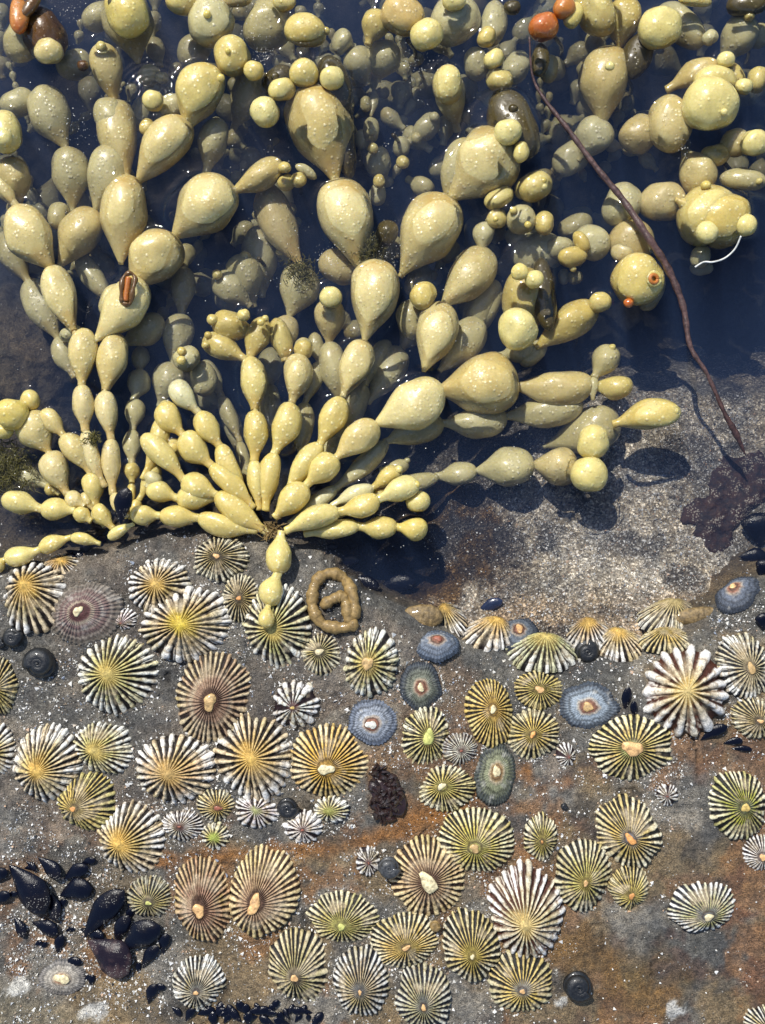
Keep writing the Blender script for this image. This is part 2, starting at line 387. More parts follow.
def add_bead(root, par, p0, p1, wd, m, kind='tear', name='bead', z_par=Vector((0, 0, 0))):
    bead_n[0] += 1
    co, fa = bead_mesh(p0, p1, wd, kind, bead_n[0])
    o = mesh(name, co, fa, BM[m]); mid = (p0 + p1) / 2
    o.parent = par; o.location = mid - root.location
    zc = mid.z / S; r = wd / 2 / S
    if zc + r > 0 and zc - r < 0:
        rr = math.sqrt(max(r * r - zc * zc, 4)); ln = (p1 - p0).xy.length / S / 2
        d = (p1 - p0).xy.normalized() if (p1 - p0).xy.length > 1e-6 else Vector((1, 0))
        EMERGE.append((mid.x / S, -mid.y / S, rr, max(ln - r, 0) * .8, d.x, -d.y))
    return o
def tube(pts, rad, ns=7):
    pts = [Vector(p) for p in pts]; n = len(pts); vs = []
    rad = [rad[i] if hasattr(rad, '__len__') else rad for i in range(n)]
    up = Vector((0, 0, 1))
    seq = [(0, .02)] + [(i, 1.0) for i in range(n)] + [(n - 1, .02)]
    for i, q in seq:
        p = pts[i]; d = (pts[min(i + 1, n - 1)] - pts[max(i - 1, 0)]).normalized()
        x = d.cross(up); x = x.normalized() if x.length > 1e-4 else Vector((1, 0, 0)); y = d.cross(x)
        for k in range(ns):
            a = 2 * math.pi * k / ns; vs.append(p + (x * math.cos(a) + y * math.sin(a)) * rad[i] * q)
    return vs, gridfaces(ns, n + 2, True)
def tube_obj(name, pts, rad, m, root, par, ns=7):
    vs, fa = tube([p - root.location for p in pts], rad, ns)
    o = mesh(name, [tuple(v) for v in vs], fa, m, par); return o
def smooth_path(pts, k=8):
    out = []
    n = len(pts)
    for i in range(n - 1):
        p0, p1, p2, p3 = pts[max(i - 1, 0)], pts[i], pts[i + 1], pts[min(i + 2, n - 1)]
        for j in range(k):
            t = j / k
            out.append(0.5 * ((2 * p1) + (p2 - p0) * t + (2 * p0 - 5 * p1 + 4 * p2 - p3) * t * t + (3 * p1 - p0 - 3 * p2 + p3) * t ** 3))
    out.append(pts[-1]); return out
def strand(root, c, z0, z1, m, spec):
    """spec: x y w x y w ... x y : necks and the widths of the beads between them (tile units)"""
    a = [float(t) for t in spec.split()]
    pts = [(a[i], a[i + 1]) for i in range(0, len(a), 3)]; ws = [a[i] for i in range(2, len(a), 3)]
    n = len(pts); zj = [z0 + (z1 - z0) * i / (n - 1) for i in range(n)]
    if pts[0][1] * .4 + TO[c][1] < 440:              # in open water most beads float just under the surface film
        for i, w_ in enumerate(ws):
            zc = (zj[i] + zj[i + 1]) / 2; top = zc + w_ * .2
            if -2.5 < top < 12 and (pts[i][1] + pts[i + 1][1]) * .2 + TO[c][1] < 400:
                dz = top + 2.5; zj[i] -= dz * .5; zj[i + 1] -= dz; 
                if i == 0: zj[0] -= dz * .5
    P3 = [P(*tile(c, x, y), z) for (x, y), z in zip(pts, zj)]
    st = tube_obj('strand', P3, 1.3 * S, BM['t'], root, root, 6)
    for i, w_ in enumerate(ws):
        zz = (P3[i].z + P3[i + 1].z) / 2 / S
        mm = m[min(i, len(m) - 1)]
        d = P3[i + 1] - P3[i]
        add_bead(root, st, P3[i] - d * .03, P3[i + 1] + d * .035, w_ * .4 * S * (D - zz) / D * .95, mm)
    return st
def ball(root, c, x, y, w_, h_, ang, z, m, kind='oval', name='bead'):
    """one bead seen as an oval w_ long, h_ wide, long axis turned ang degrees (0 = right, 90 = up)"""
    k = (D - z) / D; p = P(*tile(c, x, y), z); a = math.radians(ang)
    d = Vector((math.cos(a), math.sin(a), .25 * math.sin(x * .37))) * (w_ * .2 * S * k)
    return add_bead(root, root, p - d, p + d, h_ * .4 * S * k, m, kind, name)
def seaweed(c, x, y, z, label, group='bead seaweed in the pool', name='bead_seaweed', cat='seaweed'):
    return tag(empty(name, P(*tile(c, x, y), z)), label, cat, group)
# --- the plant in the middle, holdfast on the rock edge
sw = seaweed('E', 187, 650, 16, 'largest bead seaweed, its cream strands fanning out from the rock edge in the middle', cat='seaweed')
strand(sw, 'E', 18, 6, 'yycc', '187 618 72 265 540 72 340 470 85 440 385 125 600 292')
strand(sw, 'F', -12, -20, 'c', '-56 302 160 142 285')
strand(sw, 'E', 4, -28, 'dd', '240 638 40 400 572 50 592 518')
strand(sw, 'F', -18, -10, 'cy', '135 290 92 332 288 66 432 290')
strand(sw, 'F', -14, -20, 'd', '335 325 30 338 268 76 386 196')
ball(sw, 'F', 383, 193, 18, 18, 0, -10, 'y', name='bud')
strand(sw, 'E', -2, -22, 'cc', '560 250 110 606 88 112 722 -42')
strand(sw, 'B', -20, -22, 'dy', '630 632 55 642 556 48 690 540')
strand(sw, 'E', 12, -12, 'yycc', '215 560 60 300 437 74 355 322 82 410 180 128 447 -18')
strand(sw, 'B', -16, -16, 'cc', '322 668 145 264 456 165 188 228')
strand(sw, 'B', -18, -16, 'cc', '428 688 150 548 500 168 690 345')
strand(sw, 'E', 14, -16, 'yycd', '165 600 58 185 460 78 228 335 78 248 214 46 264 174')
strand(sw, 'E', 14, -6, 'yyy', '148 598 48 135 478 68 137 355 70 124 220')
strand(sw, 'E', -6, -12, 'y', '124 225 66 158 122'); ball(sw, 'E', 152, 130, 20, 20, 0, 6, 'y', name='bud'); ball(sw, 'E', 163, 122, 18, 18, 0, 0, 'y', name='bud')
strand(sw, 'E', -8, -12, 'y', '116 226 66 12 172'); ball(sw, 'E', 14, 188, 20, 20, 0, -6, 'y', name='bud'); ball(sw, 'E', 20, 163, 18, 18, 0, -6, 'y', name='bud')
strand(sw, 'E', -14, -8, 'y', '140 158 80 34 124'); ball(sw, 'E', 31, 124, 28, 28, 0, -6, 'b', name='bud'); ball(sw, 'E', 109, 112, 32, 32, 0, 2, 'y', name='bud')
strand(sw, 'E', -14, -24, 'y', '214 226 58 190 125')
strand(sw, 'E', 20, 12, 'yyyy', '170 655 62 42 562 70 -42 525 64 -140 415 ')
strand(sw, 'E', 12, 8, 'yyd', '42 570 75 -55 572 58 -130 545 50 -108 508')
strand(sw, 'E', 18, 14, 'yyy', '142 650 60 -2 620 60 -98 614 54 -172 612')
strand(sw, 'E', 16, 4, 'yyy', '132 595 62 30 490 72 -42 412 66 -98 338')
strand(sw, 'E', 12, 2, 'yyd', '122 575 56 50 440 62 -2 358 62 -66 282')
strand(sw, 'E', 22, 16, 'yyb', '215 652 64 345 604 62 446 574 62 545 534'); ball(sw, 'E', 541, 537, 20, 22, 30, 20, 'b', name='bud')
ball(sw, 'E', 545, 578, 62, 54, 10, 8, 'y')
strand(sw, 'E', 12, 8, 'yyb', '262 660 48 395 640 62 490 642 62 567 646')
strand(sw, 'E', 2, -34, 'dddd', '225 632 44 340 545 56 465 430 84 603 382 84 762 370')
strand(sw, 'F', -34, -30, 'd', '108 366 84 304 338')
strand(sw, 'E', 4, -2, 'dy', '330 590 44 432 545 52 500 500'); ball(sw, 'E', 497, 498, 20, 20, 0, 4, 'b', name='bud'); ball(sw, 'E', 455, 560, 50, 30, 0, -6, 'y')
strand(sw, 'E', -20, -26, 'd', '450 500 40 520 485'); ball(sw, 'E', 518, 476, 16, 16, 0, -22, 'd', name='bud')
strand(sw, 'E', 24, 54, 'yyy', '203 655 66 195 757 66 172 836 42 164 892')
strand(sw, 'E', -30, -20, 'dt', '362 340 82 322 184 84 326 74'); ball(sw, 'E', 327, 68, 56, 56, 0, 0, 'b')
strand(sw, 'E', -30, -46, 'tdt', '205 215 74 222 118 104 256 -8 96 165 -205')
ball(sw, 'E', 260, 198, 50, 46, 90, -12, 'y'); ball(sw, 'E', 206, 178, 100, 46, 100, -14, 'y')
strand(sw, 'F', -30, -12, 'ddty', '-58 516 62 42 502 104 184 486 104 294 500 1 300 500')
strand(sw, 'F', -8, -2, 'y', '388 386 80 549 354'); ball(sw, 'F', 540, 353, 20, 22, 0, 4, 'y', name='bud')
strand(sw, 'F', -52, -34, 'd', '215 440 125 395 370')
ball(sw, 'F', 334, 430, 88, 82, 70, 3, 'y'); ball(sw, 'F', 325, 512, 92, 88, 10, 5, 'b')
strand(sw, 'E', -8, -22, 'dd', '262 620 44 255 470 60 262 335'); strand(sw, 'E', -24, -40, 'dd', '262 335 46 300 232 44 285 160')
strand(sw, 'E', -18, -50, 'ddd', '300 520 60 345 420 66 410 290 60 470 180')
strand(sw, 'E', -40, -70, 'dd', '420 330 90 500 200 80 560 110')
ball(sw, 'E', 560, 65, 74, 62, 70, -4, 'y'); ball(sw, 'E', 530, 125, 100, 70, 100, -28, 'd')
strand(sw, 'E', -50, -46, 'd', '655 190 80 735 30'); strand(sw, 'E', -30, -40, 'd', '600 250 95 700 130')
strand(sw, 'E', -30, -60, 'ddd', '130 560 36 100 430 46 55 320 50 10 230'); strand(sw, 'E', -40, -90, 'dd', '190 440 60 175 290 66 180 200')
# --- the plant on the left
sl_ = seaweed('D', 320, 590, 15, 'tall cream bead seaweed on the left with a red-brown split in one bead')
strand(sl_, 'D', 16, -10, 'tttcc', '318 618 38 283 560 52 278 425 60 263 306 82 290 160 92 296 40')
strand(sl_, 'D', 12, 2, 'ttc', '262 540 46 214 404 58 205 290 76 212 150')
strand(sl_, 'D', 0, -10, 'cc', '188 158 86 130 -6 118 38 -152')
strand(sl_, 'A', -10, -30, 'd', '44 520 60 -25 430')
strand(sl_, 'A', -10, -20, 'cdd', '148 668 108 238 530 108 292 368 86 262 250')
strand(sl_, 'D', 4, -4, 'c', '236 178 112 352 28')
strand(sl_, 'A', -12, -12, 'cccc', '328 728 128 434 592 150 575 462 2 580 480 76 702 408')
ball(sl_, 'A', 712, 420, 32, 28, 0, -4, 'y')
strand(sl_, 'A', -12, -6, 'ccc', '303 656 124 320 446 104 288 258 84 252 112')
ball(sl_, 'A', 252, 116, 26, 24, 90, 0, 'y', name='bud')
strand(sl_, 'A', -14, -8, 'c', '345 456 116 466 304')
strand(sl_, 'A', -10, -4, 'y', '468 322 120 530 168')
ball(sl_, 'A', 552, 195, 20, 20, 0, 14, 'b', name='bud')
strand(sl_, 'A', -35, -30, 'd', '516 432 76 548 300')
strand(sl_, 'D', 8, -6, 'yyy', '322 622 30 347 575 44 392 486 56 452 430'); strand(sl_, 'D', 8, -10, 'yy', '358 520 52 408 370 40 420 330')
strand(sl_, 'D', 6, -20, 'yydd', '322 600 26 330 532 44 330 484 50 332 402 52 340 325'); strand(sl_, 'D', -22, -60, 'dd', '335 325 60 350 255 50 355 200')
strand(sl_, 'D', -26, -50, 'ddd', '190 268 62 146 172 86 72 30 78 8 -90'); ball(sl_, 'D', 176, 158, 60, 40, 20, -16, 'd')
strand(sl_, 'D', -30, -40, 'd', '305 186 80 404 122')
strand(sl_, 'D', -40, -60, 'dddd', '400 340 84 432 235 80 455 112 68 462 -4 50 470 -62')
ball(sl_, 'D', 466, 220, 70, 60, 20, -10, 'd'); ball(sl_, 'D', 453, 226, 24, 24, 0, 4, 'y', name='bud'); ball(sl_, 'D', 454, 203, 22, 22, 0, 2, 'y', name='bud')
ball(sl_, 'D', 505, 272, 90, 66, 100, -28, 'd'); strand(sl_, 'D', -60, -90, 'ddd', '600 470 50 560 340 62 480 300 60 430 230')
strand(sl_, 'A', -40, -60, 'ddd', '290 765 60 200 640 70 210 560 60 190 480')
# the split: a torn red-brown opening on the crossing bead
p = P(*tile('D', 320, 48), 20)
vs = []; fs = []
pth = smooth_path([P(*tile('D', a, b), 20 + e) for a, b, e in [(306, 82, 1), (303, 55, 4), (308, 20, 3), (325, 8, 2), (338, 22, 1), (332, 50, 4), (325, 84, 1), (306, 82, 1)]], 5)
tube_obj('torn_rim', pth, [S * (2.3 + .7 * math.sin(i)) for i in range(len(pth))], BM['r'], sl_, sl_, 8)
pth = [P(*tile('D', a, b), 21) for a, b in [(314, 78), (317, 45), (322, 18)]]; tube_obj('torn_lining', smooth_path(pth, 5), 3.4 * S, BM['g'], sl_, sl_, 8)
# --- low plant at the left edge
se = seaweed('D', 250, 640, 10, 'bead seaweed low at the left edge ending in one big shiny bright yellow bead')
strand(se, 'D', 12, 6, 'yycc', '282 645 46 240 588 56 228 508 68 160 415 50 108 352')
strand(se, 'D', 8, 0, 'ttc', '212 590 44 168 560 78 125 458 96 68 362')
ball(se, 'D', 30, 357, 80, 76, 0, 16, 'b'); ball(se, 'D', 74, 326, 54, 48, 80, 4, 'y'); ball(se, 'D', 6, 402, 56, 40, 0, 6, 'b')
strand(se, 'D', 12, 6, 'yyy', '228 628 44 188 602 60 105 598 62 8 572'); strand(se, 'D', -8, -16, 'yd', '150 560 40 118 540 62 36 508')
strand(se, 'D', 14, 16, 'yyyy', '250 685 34 178 668 44 100 698 54 14 722 40 -18 748'); strand(se, 'D', 16, 14, 'y', '335 635 32 272 670')
strand(se, 'D', 6, 2, 'dt', '262 640 40 235 600 36 205 560')
# --- tips and clusters floating in the upper part of the pool: label, then beads
CL = [
 ('submerged pair of pale grey-green beads hanging near the top left corner', 'A', (165, 370, -60), [('s', -34, -22, 'dd', '182 525 100 168 372 106 100 222'), ('b', 148, 540, 70, 54, 80, -30, 'd')]),
 ('rotting seaweed tip with an orange torn piece, at the top left corner', 'A', (100, 160, -40), [('b', 55, 100, 110, 90, 60, -20, 'd'), ('b', 110, 85, 130, 105, 120, -14, 'r'), ('b', 122, 130, 72, 64, 0, 2, 'c'), ('b', 45, 38, 100, 46, 95, 8, 'g'), ('b', 78, 10, 90, 30, 60, 10, 'r'), ('b', 185, 160, 90, 70, 20, -50, 'd'), ('b', 207, 163, 28, 26, 0, -4, 'r')]),
 ('seaweed tip cut by the left edge with a glossy deep yellow bead', 'A', (40, 500, -60), [('s', -26, -14, 'c', '48 515 92 22 395'), ('b', 14, 330, 110, 82, 100, 2, 'y'), ('b', 10, 345, 46, 42, 90, 16, 'b'), ('b', 44, 256, 90, 70, 20, -30, 'd'), ('s', -12, -12, 'c', '42 520 40 -12 440')]),
 ('upright yellow seaweed tip cut by the top edge left of the middle', 'A', (330, 160, -60), [('s', -24, -8, 'd', '345 155 130 305 -20'), ('b', 318, 30, 130, 108, 110, 2, 'b'), ('b', 250, 45, 90, 70, 20, -40, 'd'), ('b', 300, 8, 60, 46, 0, 10, 'o')]),
 ('seaweed group with one large smooth bead bearing a single yellow bud, near the top edge', 'A', (560, 200, -90), [('b', 525, 56, 122, 112, 100, -8, 'd'), ('b', 518, 36, 20, 20, 0, 14, 'b', 'bud'), ('b', 578, 140, 100, 86, 100, -2, 'y'), ('b', 569, 127, 14, 14, 0, 16, 'b', 'bud'), ('b', 634, 176, 50, 46, 0, 6, 'y'), ('s', -60, -30, 'd', '585 318 88 638 180'), ('b', 485, 130, 90, 75, 60, -60, 'd'), ('b', 455, 5, 80, 60, 0, -4, 'y'), ('b', 585, 0, 90, 40, 0, -8, 't')]),
 ('three small yellow tips floating in a ring-shaped ripple, right of the tallest cream bead', 'A', (400, 330, -90), [('b', 382, 250, 54, 50, 0, 0, 'y'), ('b', 368, 318, 42, 38, 70, -8, 'y'), ('b', 430, 265, 66, 58, 20, -22, 'd'), ('b', 374, 190, 60, 50, 20, -44, 'd'), ('b', 405, 195, 34, 30, 0, -38, 'd'), ('b', 350, 285, 90, 60, 70, -60, 'd')]),
 ('crown of yellow beads round a large warty bead, ringed by dark water, upper middle', 'B', (200, 330, -60), [('b', 86, 281, 76, 68, 120, 6, 'b'), ('b', 130, 226, 70, 56, 20, 4, 'b'), ('b', 185, 186, 74, 68, 0, 8, 'y'), ('b', 255, 197, 62, 56, 0, 12, 'b'), ('b', 262, 215, 150, 88, 105, -8, 'o'), ('b', 290, 345, 200, 60, 95, -20, 'o'), ('b', 120, 200, 90, 60, 30, -14, 'o'), ('b', 112, 190, 22, 22, 0, 4, 'o', 'bud')]),
 ('single oval yellow-green bead lying across the water, above the crown of yellow beads', 'B', (190, 100, -60), [('b', 188, 80, 106, 82, 175, -2, 'y'), ('b', 240, 78, 20, 20, 0, 0, 'y', 'bud'), ('b', 90, 62, 130, 112, 60, -24, 'd'), ('b', 135, 5, 60, 40, 0, -4, 'b')]),
 ('seaweed tip with a rough peach-yellow bead at the top edge, three yellow beads beside it', 'B', (400, 140, -90), [('b', 432, 40, 112, 96, 150, -4, 'g2'), ('s', -8, -6, 'y', '345 112 74 378 30'), ('b', 492, 88, 84, 76, 20, 4, 'y'), ('b', 562, 52, 130, 110, 30, -22, 'd'), ('b', 560, 3, 60, 46, 0, 4, 'b'), ('s', -50, -30, 'dd', '345 210 84 310 120 70 260 95'), ('s', -60, -30, 'd', '370 200 90 400 110')]),
 ('smooth half-sunk yellow-green bead standing alone amid tiny bubbles, top middle', 'B', (555, 280, -90), [('s', -50, -16, 'd', '568 325 80 548 190'), ('b', 545, 212, 96, 74, 90, -4, 'y')]),
 ('three small yellow-green tips in a slanting row left of the orange beads', 'B', (650, 240, -90), [('b', 640, 92, 54, 46, 60, -2, 'y'), ('b', 660, 148, 56, 46, 40, 0, 'b'), ('b', 674, 200, 68, 56, 160, -8, 'y'), ('b', 615, 160, 80, 62, 100, -40, 'd'), ('b', 655, 60, 120, 70, 80, -30, 'd'), ('b', 712, 168, 90, 64, 60, -44, 'd'), ('b', 705, 18, 44, 36, 0, -6, 'o')]),
 ('warty yellow bead with two round buds, partly wrapped by an olive bead', 'B', (620, 500, -70), [('b', 695, 330, 70, 66, 20, 14, 'b'), ('b', 727, 380, 54, 42, 80, 8, 'y'), ('b', 712, 310, 190, 110, 115, -12, 'o'), ('b', 708, 272, 26, 24, 0, 6, 'o', 'bud'), ('s', -26, -14, 'd', '545 520 80 590 350'), ('b', 672, 495, 80, 50, 30, -10, 'b'), ('b', 752, 468, 84, 60, 20, -20, 'y')]),
 ('two rust-orange beads at the top edge where the thin brown stem begins', 'C', (225, 110, -60), [('b', 211, 68, 76, 68, 10, 6, 'g'), ('b', 263, 20, 58, 50, 30, 10, 'g'), ('b', 285, 38, 70, 46, 70, 2, 'b'), ('b', 200, 150, 90, 44, 85, -4, 'o'), ('b', 226, 172, 66, 48, 90, -30, 'd')]),
 ('biggest pale egg-shaped bead with one bud, under two yellow beads at the top right', 'C', (345, 330, -80), [('s', -20, -14, 'c', '360 308 128 380 122'), ('b', 377, 166, 24, 22, 0, 20, 'b', 'bud'), ('s', -22, -8, 'y', '400 126 94 420 -5'), ('b', 502, 70, 112, 96, 30, 0, 'b'), ('b', 340, 20, 150, 90, 120, -12, 'y'), ('b', 440, 140, 120, 74, 70, -20, 'o'), ('s', -46, -36, 'd', '300 400 96 360 300'), ('b', 283, 398, 110, 80, 40, -60, 'd'), ('b', 447, 333, 96, 88, 30, -30, 't'), ('b', 590, 2, 90, 30, 0, 0, 'b'), ('b', 555, 65, 150, 76, 130, -30, 'd'), ('b', 345, 220, 130, 80, 90, -60, 'd')]),
 ('broad glossy orange-yellow bead in a dark ring of water, upper right', 'C', (620, 380, -80), [('b', 628, 265, 142, 126, 10, 8, 'b'), ('b', 640, 205, 110, 74, 0, -2, 'y'), ('s', -20, -8, 'c', '520 225 66 645 160'), ('b', 526, 310, 144, 104, 95, -14, 'c'), ('b', 663, 280, 18, 18, 0, 28, 'b', 'bud'), ('b', 667, 150, 44, 40, 0, 4, 'b'), ('b', 712, 216, 44, 40, 0, 4, 'b'), ('b', 690, 185, 70, 40, 120, -8, 'y')]),
 ('dull warty bead with a small bud on its upper end, near the top right corner', 'C', (660, 160, -90), [('s', -40, -20, 'd', '652 160 92 725 38'), ('b', 726, 40, 28, 26, 0, -6, 'y', 'bud'), ('b', 628, 95, 42, 36, 30, -12, 'd'), ('b', 748, 200, 66, 50, 80, -14, 'y'), ('b', 750, 90, 60, 50, 80, -40, 'd'), ('b', 720, 12, 100, 60, 0, -6, 'o')]),
 ('chain of pale beads ending in a round yellow one at the right edge', 'C', (640, 440, -90), [('b', 738, 356, 72, 62, 20, 2, 'b'), ('s', -18, -14, 'c', '645 385 72 722 340'), ('b', 640, 386, 76, 56, 10, -16, 'y'), ('s', -20, -14, 'c', '560 375 98 618 474'), ('b', 617, 464, 26, 24, 0, 2, 'b', 'bud'), ('b', 710, 450, 112, 56, 170, -16, 'd'), ('b', 750, 453, 20, 20, 0, -6, 'b', 'bud')]),
 ('large blunt cone-shaped bead with a yellow bud at its centre, beside a white thread', 'C', (600, 640, -80), [('s', -8, -14, 'y', '545 500 145 712 570'), ('b', 620, 540, 160, 130, 50, -14, 'y'), ('b', 620, 581, 56, 54, 0, 16, 'b', 'bud'), ('b', 715, 562, 58, 56, 0, 6, 'b'), ('b', 605, 642, 60, 50, 80, -24, 'd'), ('b', 508, 505, 118, 96, 10, -26, 't'), ('b', 606, 670, 60, 40, 0, -60, 'd')]),
 ('blotchy bead with a rust-orange eye and a brown bud, beside the thin brown stem', 'C', (450, 700, -80), [('b', 450, 698, 132, 122, 120, -6, 'y'), ('b', 424, 757, 26, 24, 0, 4, 'g', 'bud'), ('b', 430, 605, 112, 106, 20, -26, 't'), ('b', 406, 512, 112, 96, 60, -30, 'd'), ('b', 482, 735, 90, 60, 60, -36, 'd'), ('b', 410, 630, 60, 50, 0, -18, 't')]),
 ('row of dull beads ending in a small pointed one, under the brown stem', 'C', (290, 620, -90), [('b', 332, 606, 96, 84, 150, -26, 'd'), ('b', 284, 640, 76, 50, 10, -12, 'y'), ('b', 305, 605, 60, 36, 120, -10, 'y'), ('b', 252, 620, 70, 58, 0, -34, 'd'), ('b', 195, 632, 130, 100, 20, -50, 'd'), ('b', 290, 565, 90, 60, 20, -56, 'd'), ('b', 285, 672, 18, 16, 0, -14, 'y', 'bud'), ('b', 290, 692, 40, 34, 0, -60, 'd'), ('b', 262, 692, 40, 30, 90, -66, 'd')]),
 ('oval grey-green bead with a pair of buds stacked at its right end', 'C', (190, 500, -80), [('b', 190, 467, 86, 72, 20, -12, 'y'), ('b', 213, 468, 18, 18, 0, 0, 'b', 'bud'), ('b', 210, 452, 18, 18, 0, 0, 'b', 'bud')]),
 ('short chain of three grey-green beads, two of them budding, beside the oval grey-green bead', 'C', (150, 580, -80), [('b', 155, 550, 74, 70, 0, -14, 'd'), ('b', 136, 527, 20, 20, 0, 0, 'b', 'bud'), ('b', 172, 562, 18, 18, 0, 0, 'b', 'bud'), ('b', 213, 558, 62, 46, 90, -12, 'y'), ('b', 93, 549, 50, 46, 0, -12, 'y'), ('b', 92, 548, 14, 14, 0, 2, 'b', 'bud'), ('b', 160, 590, 90, 60, 0, -60, 'd')]),
 ('tall yellow bead with two buds on top and a pearly bead in front', 'F', (150, 200, -70), [('s', -20, -6, 'y', '150 215 118 168 0'), ('b', 152, 6, 44, 42, 0, 20, 'b'), ('b', 188, 22, 48, 44, 0, 18, 'b'), ('b', 143, 148, 106, 94, 100, 14, 'b'), ('b', 215, 60, 190, 60, 95, -12, 'o'), ('s', -56, -46, 'd', '10 195 84 90 30'), ('s', -40, -30, 'd', '100 215 60 190 190'), ('b', 185, 205, 90, 50, 50, -34, 'd')]),
 ('club-shaped bead pointing up to the right with a small round bead at its end', 'F', (200, 190, -50), [('s', -18, -14, 'y', '196 192 94 340 92'), ('b', 353, 80, 56, 50, 10, -6, 'y')]),
 ('group of small deep grey-green beads near the middle of the pool', 'B', (400, 470, -120), [('b', 340, 260, 40, 30, 90, -60, 'd'), ('b', 420, 226, 46, 42, 90, -90, 'd'), ('b', 381, 232, 36, 32, 0, -90, 'd'), ('b', 353, 325, 66, 42, 90, -56, 'd'), ('b', 329, 350, 50, 34, 90, -60, 'd'), ('b', 429, 367, 50, 44, 90, -56, 'd'), ('b', 352, 330, 22, 20, 0, -40, 'd', 'bud'), ('s', -70, -50, 'd', '390 460 72 362 372'), ('b', 357, 372, 28, 28, 0, -30, 'y', 'bud'), ('b', 432, 406, 34, 32, 0, -34, 'y', 'bud'), ('b', 373, 453, 36, 30, 90, -30, 'y'), ('b', 367, 487, 56, 42, 90, -50, 'd'), ('s', -56, -44, 'd', '444 448 54 505 478'), ('s', -60, -56, 'd', '446 358 58 518 290'), ('b', 466, 345, 28, 28, 0, -40, 'd', 'bud'), ('b', 511, 293, 26, 24, 0, -44, 'd', 'bud'), ('b', 522, 418, 60, 50, 60, -90, 'd'), ('b', 430, 172, 34, 28, 0, -100, 'd'), ('b', 465, 150, 40, 30, 20, -100, 'd'), ('s', -60, -76, 'dd', '352 290 26 360 230 30 350 180')]),
 ('pair of small grey-green beads between the long cream bead and the crown of yellow beads', 'B', (150, 470, -50), [('b', 140, 456, 44, 40, 20, -14, 'y'), ('b', 172, 450, 40, 36, 0, -10, 'y'), ('b', 190, 430, 60, 26, 150, -16, 'd'), ('b', 134, 420, 30, 28, 0, -10, 'y')]),
 ('dim budding beads deep in the blue gap left of the middle', 'B', (60, 740, -120), [('s', -60, -44, 'd', '60 765 90 20 640'), ('s', -66, -60, 'd', '80 740 86 70 570'), ('b', 38, 644, 32, 30, 0, -40, 'y', 'bud'), ('b', -32, 686, 26, 26, 0, -30, 'y', 'bud'), ('s', -50, -44, 'd', '50 765 80 -35 690'), ('b', 75, 610, 100, 80, 40, -80, 'd'), ('b', 125, 622, 60, 52, 0, -70, 'd'), ('b', 125, 630, 22, 20, 0, -50, 'y', 'bud'), ('b', 105, 563, 40, 36, 0, -56, 'd'), ('b', 67, 537, 24, 22, 0, -60, 'd'), ('b', 100, 545, 90, 44, 30, -80, 'd')]),
 ('sunken bead furred with brown algae, behind the cream bead fork', 'B', (270, 720, -90), [('b', 275, 668, 110, 80, 160, -44, 't'), ('b', 393, 584, 66, 58, 60, -16, 'o'), ('b', 400, 620, 70, 60, 60, -50, 'd'), ('b', 470, 700, 90, 60, 60, -70, 'd'), ('b', 550, 630, 60, 46, 60, -70, 'd')]),
]
BM['g2'] = bead_mat('seaweed_peach', (.55, .40, .14), (.58, .42, .15), .8, .4, (.78, .66, .4))
for lab, c, (sx, sy, zb), items in CL:
    r_ = seaweed(c, sx, sy, max(zb, -60), lab, 'bead clusters floating in the pool')
    cx_, cy_ = [], []
    for it in items:
        if it[0] == 's':
            strand(r_, c, it[1], it[2], it[3], it[4]); a = it[4].split(); cx_.append(float(a[0])); cy_.append(float(a[1]))
        else:
            _, x, y, w_, h_, an, z, m_ = it[:8]; nm = it[8] if len(it) > 8 else 'bead'
            m_ = m_ if m_ in BM else m_
            ball(r_, c, x, y, w_, h_, an, z, m_, 'round' if nm == 'bud' else 'oval', nm); cx_.append(x); cy_.append(y)
    a = sum(cx_) / len(cx_); b_ = sum(cy_) / len(cy_)
    tube_obj('stipe', smooth_path([P(*tile(c, a, b_), -24), P(*tile(c, a + 20, b_ + 30), -70), P(*tile(c, a + 10, b_ + 60), -150)], 4), 2.2 * S, BM['o'], r_, r_, 6)
def by_label(t): return [o for o in COL.objects if o.get('label', '').startswith(t)][0]
# orange eye on the blotchy bead
eye = by_label('blotchy bead')
for rr, mm, zz, nm in ((9.5, 'y', 14.5, 'eye_ring'), (6.5, 'g', 17, 'eye')):
    c0 = P(*tile('C', 487, 697), zz)
    pts = [c0 + Vector((math.cos(t) * rr * .62 * S, math.sin(t) * rr * .62 * S, -.0006 * math.cos(t))) for t in np.linspace(0, 2 * math.pi, 17)]
    tube_obj(nm, pts, rr * .3 * S, BM[mm], eye, eye, 8)
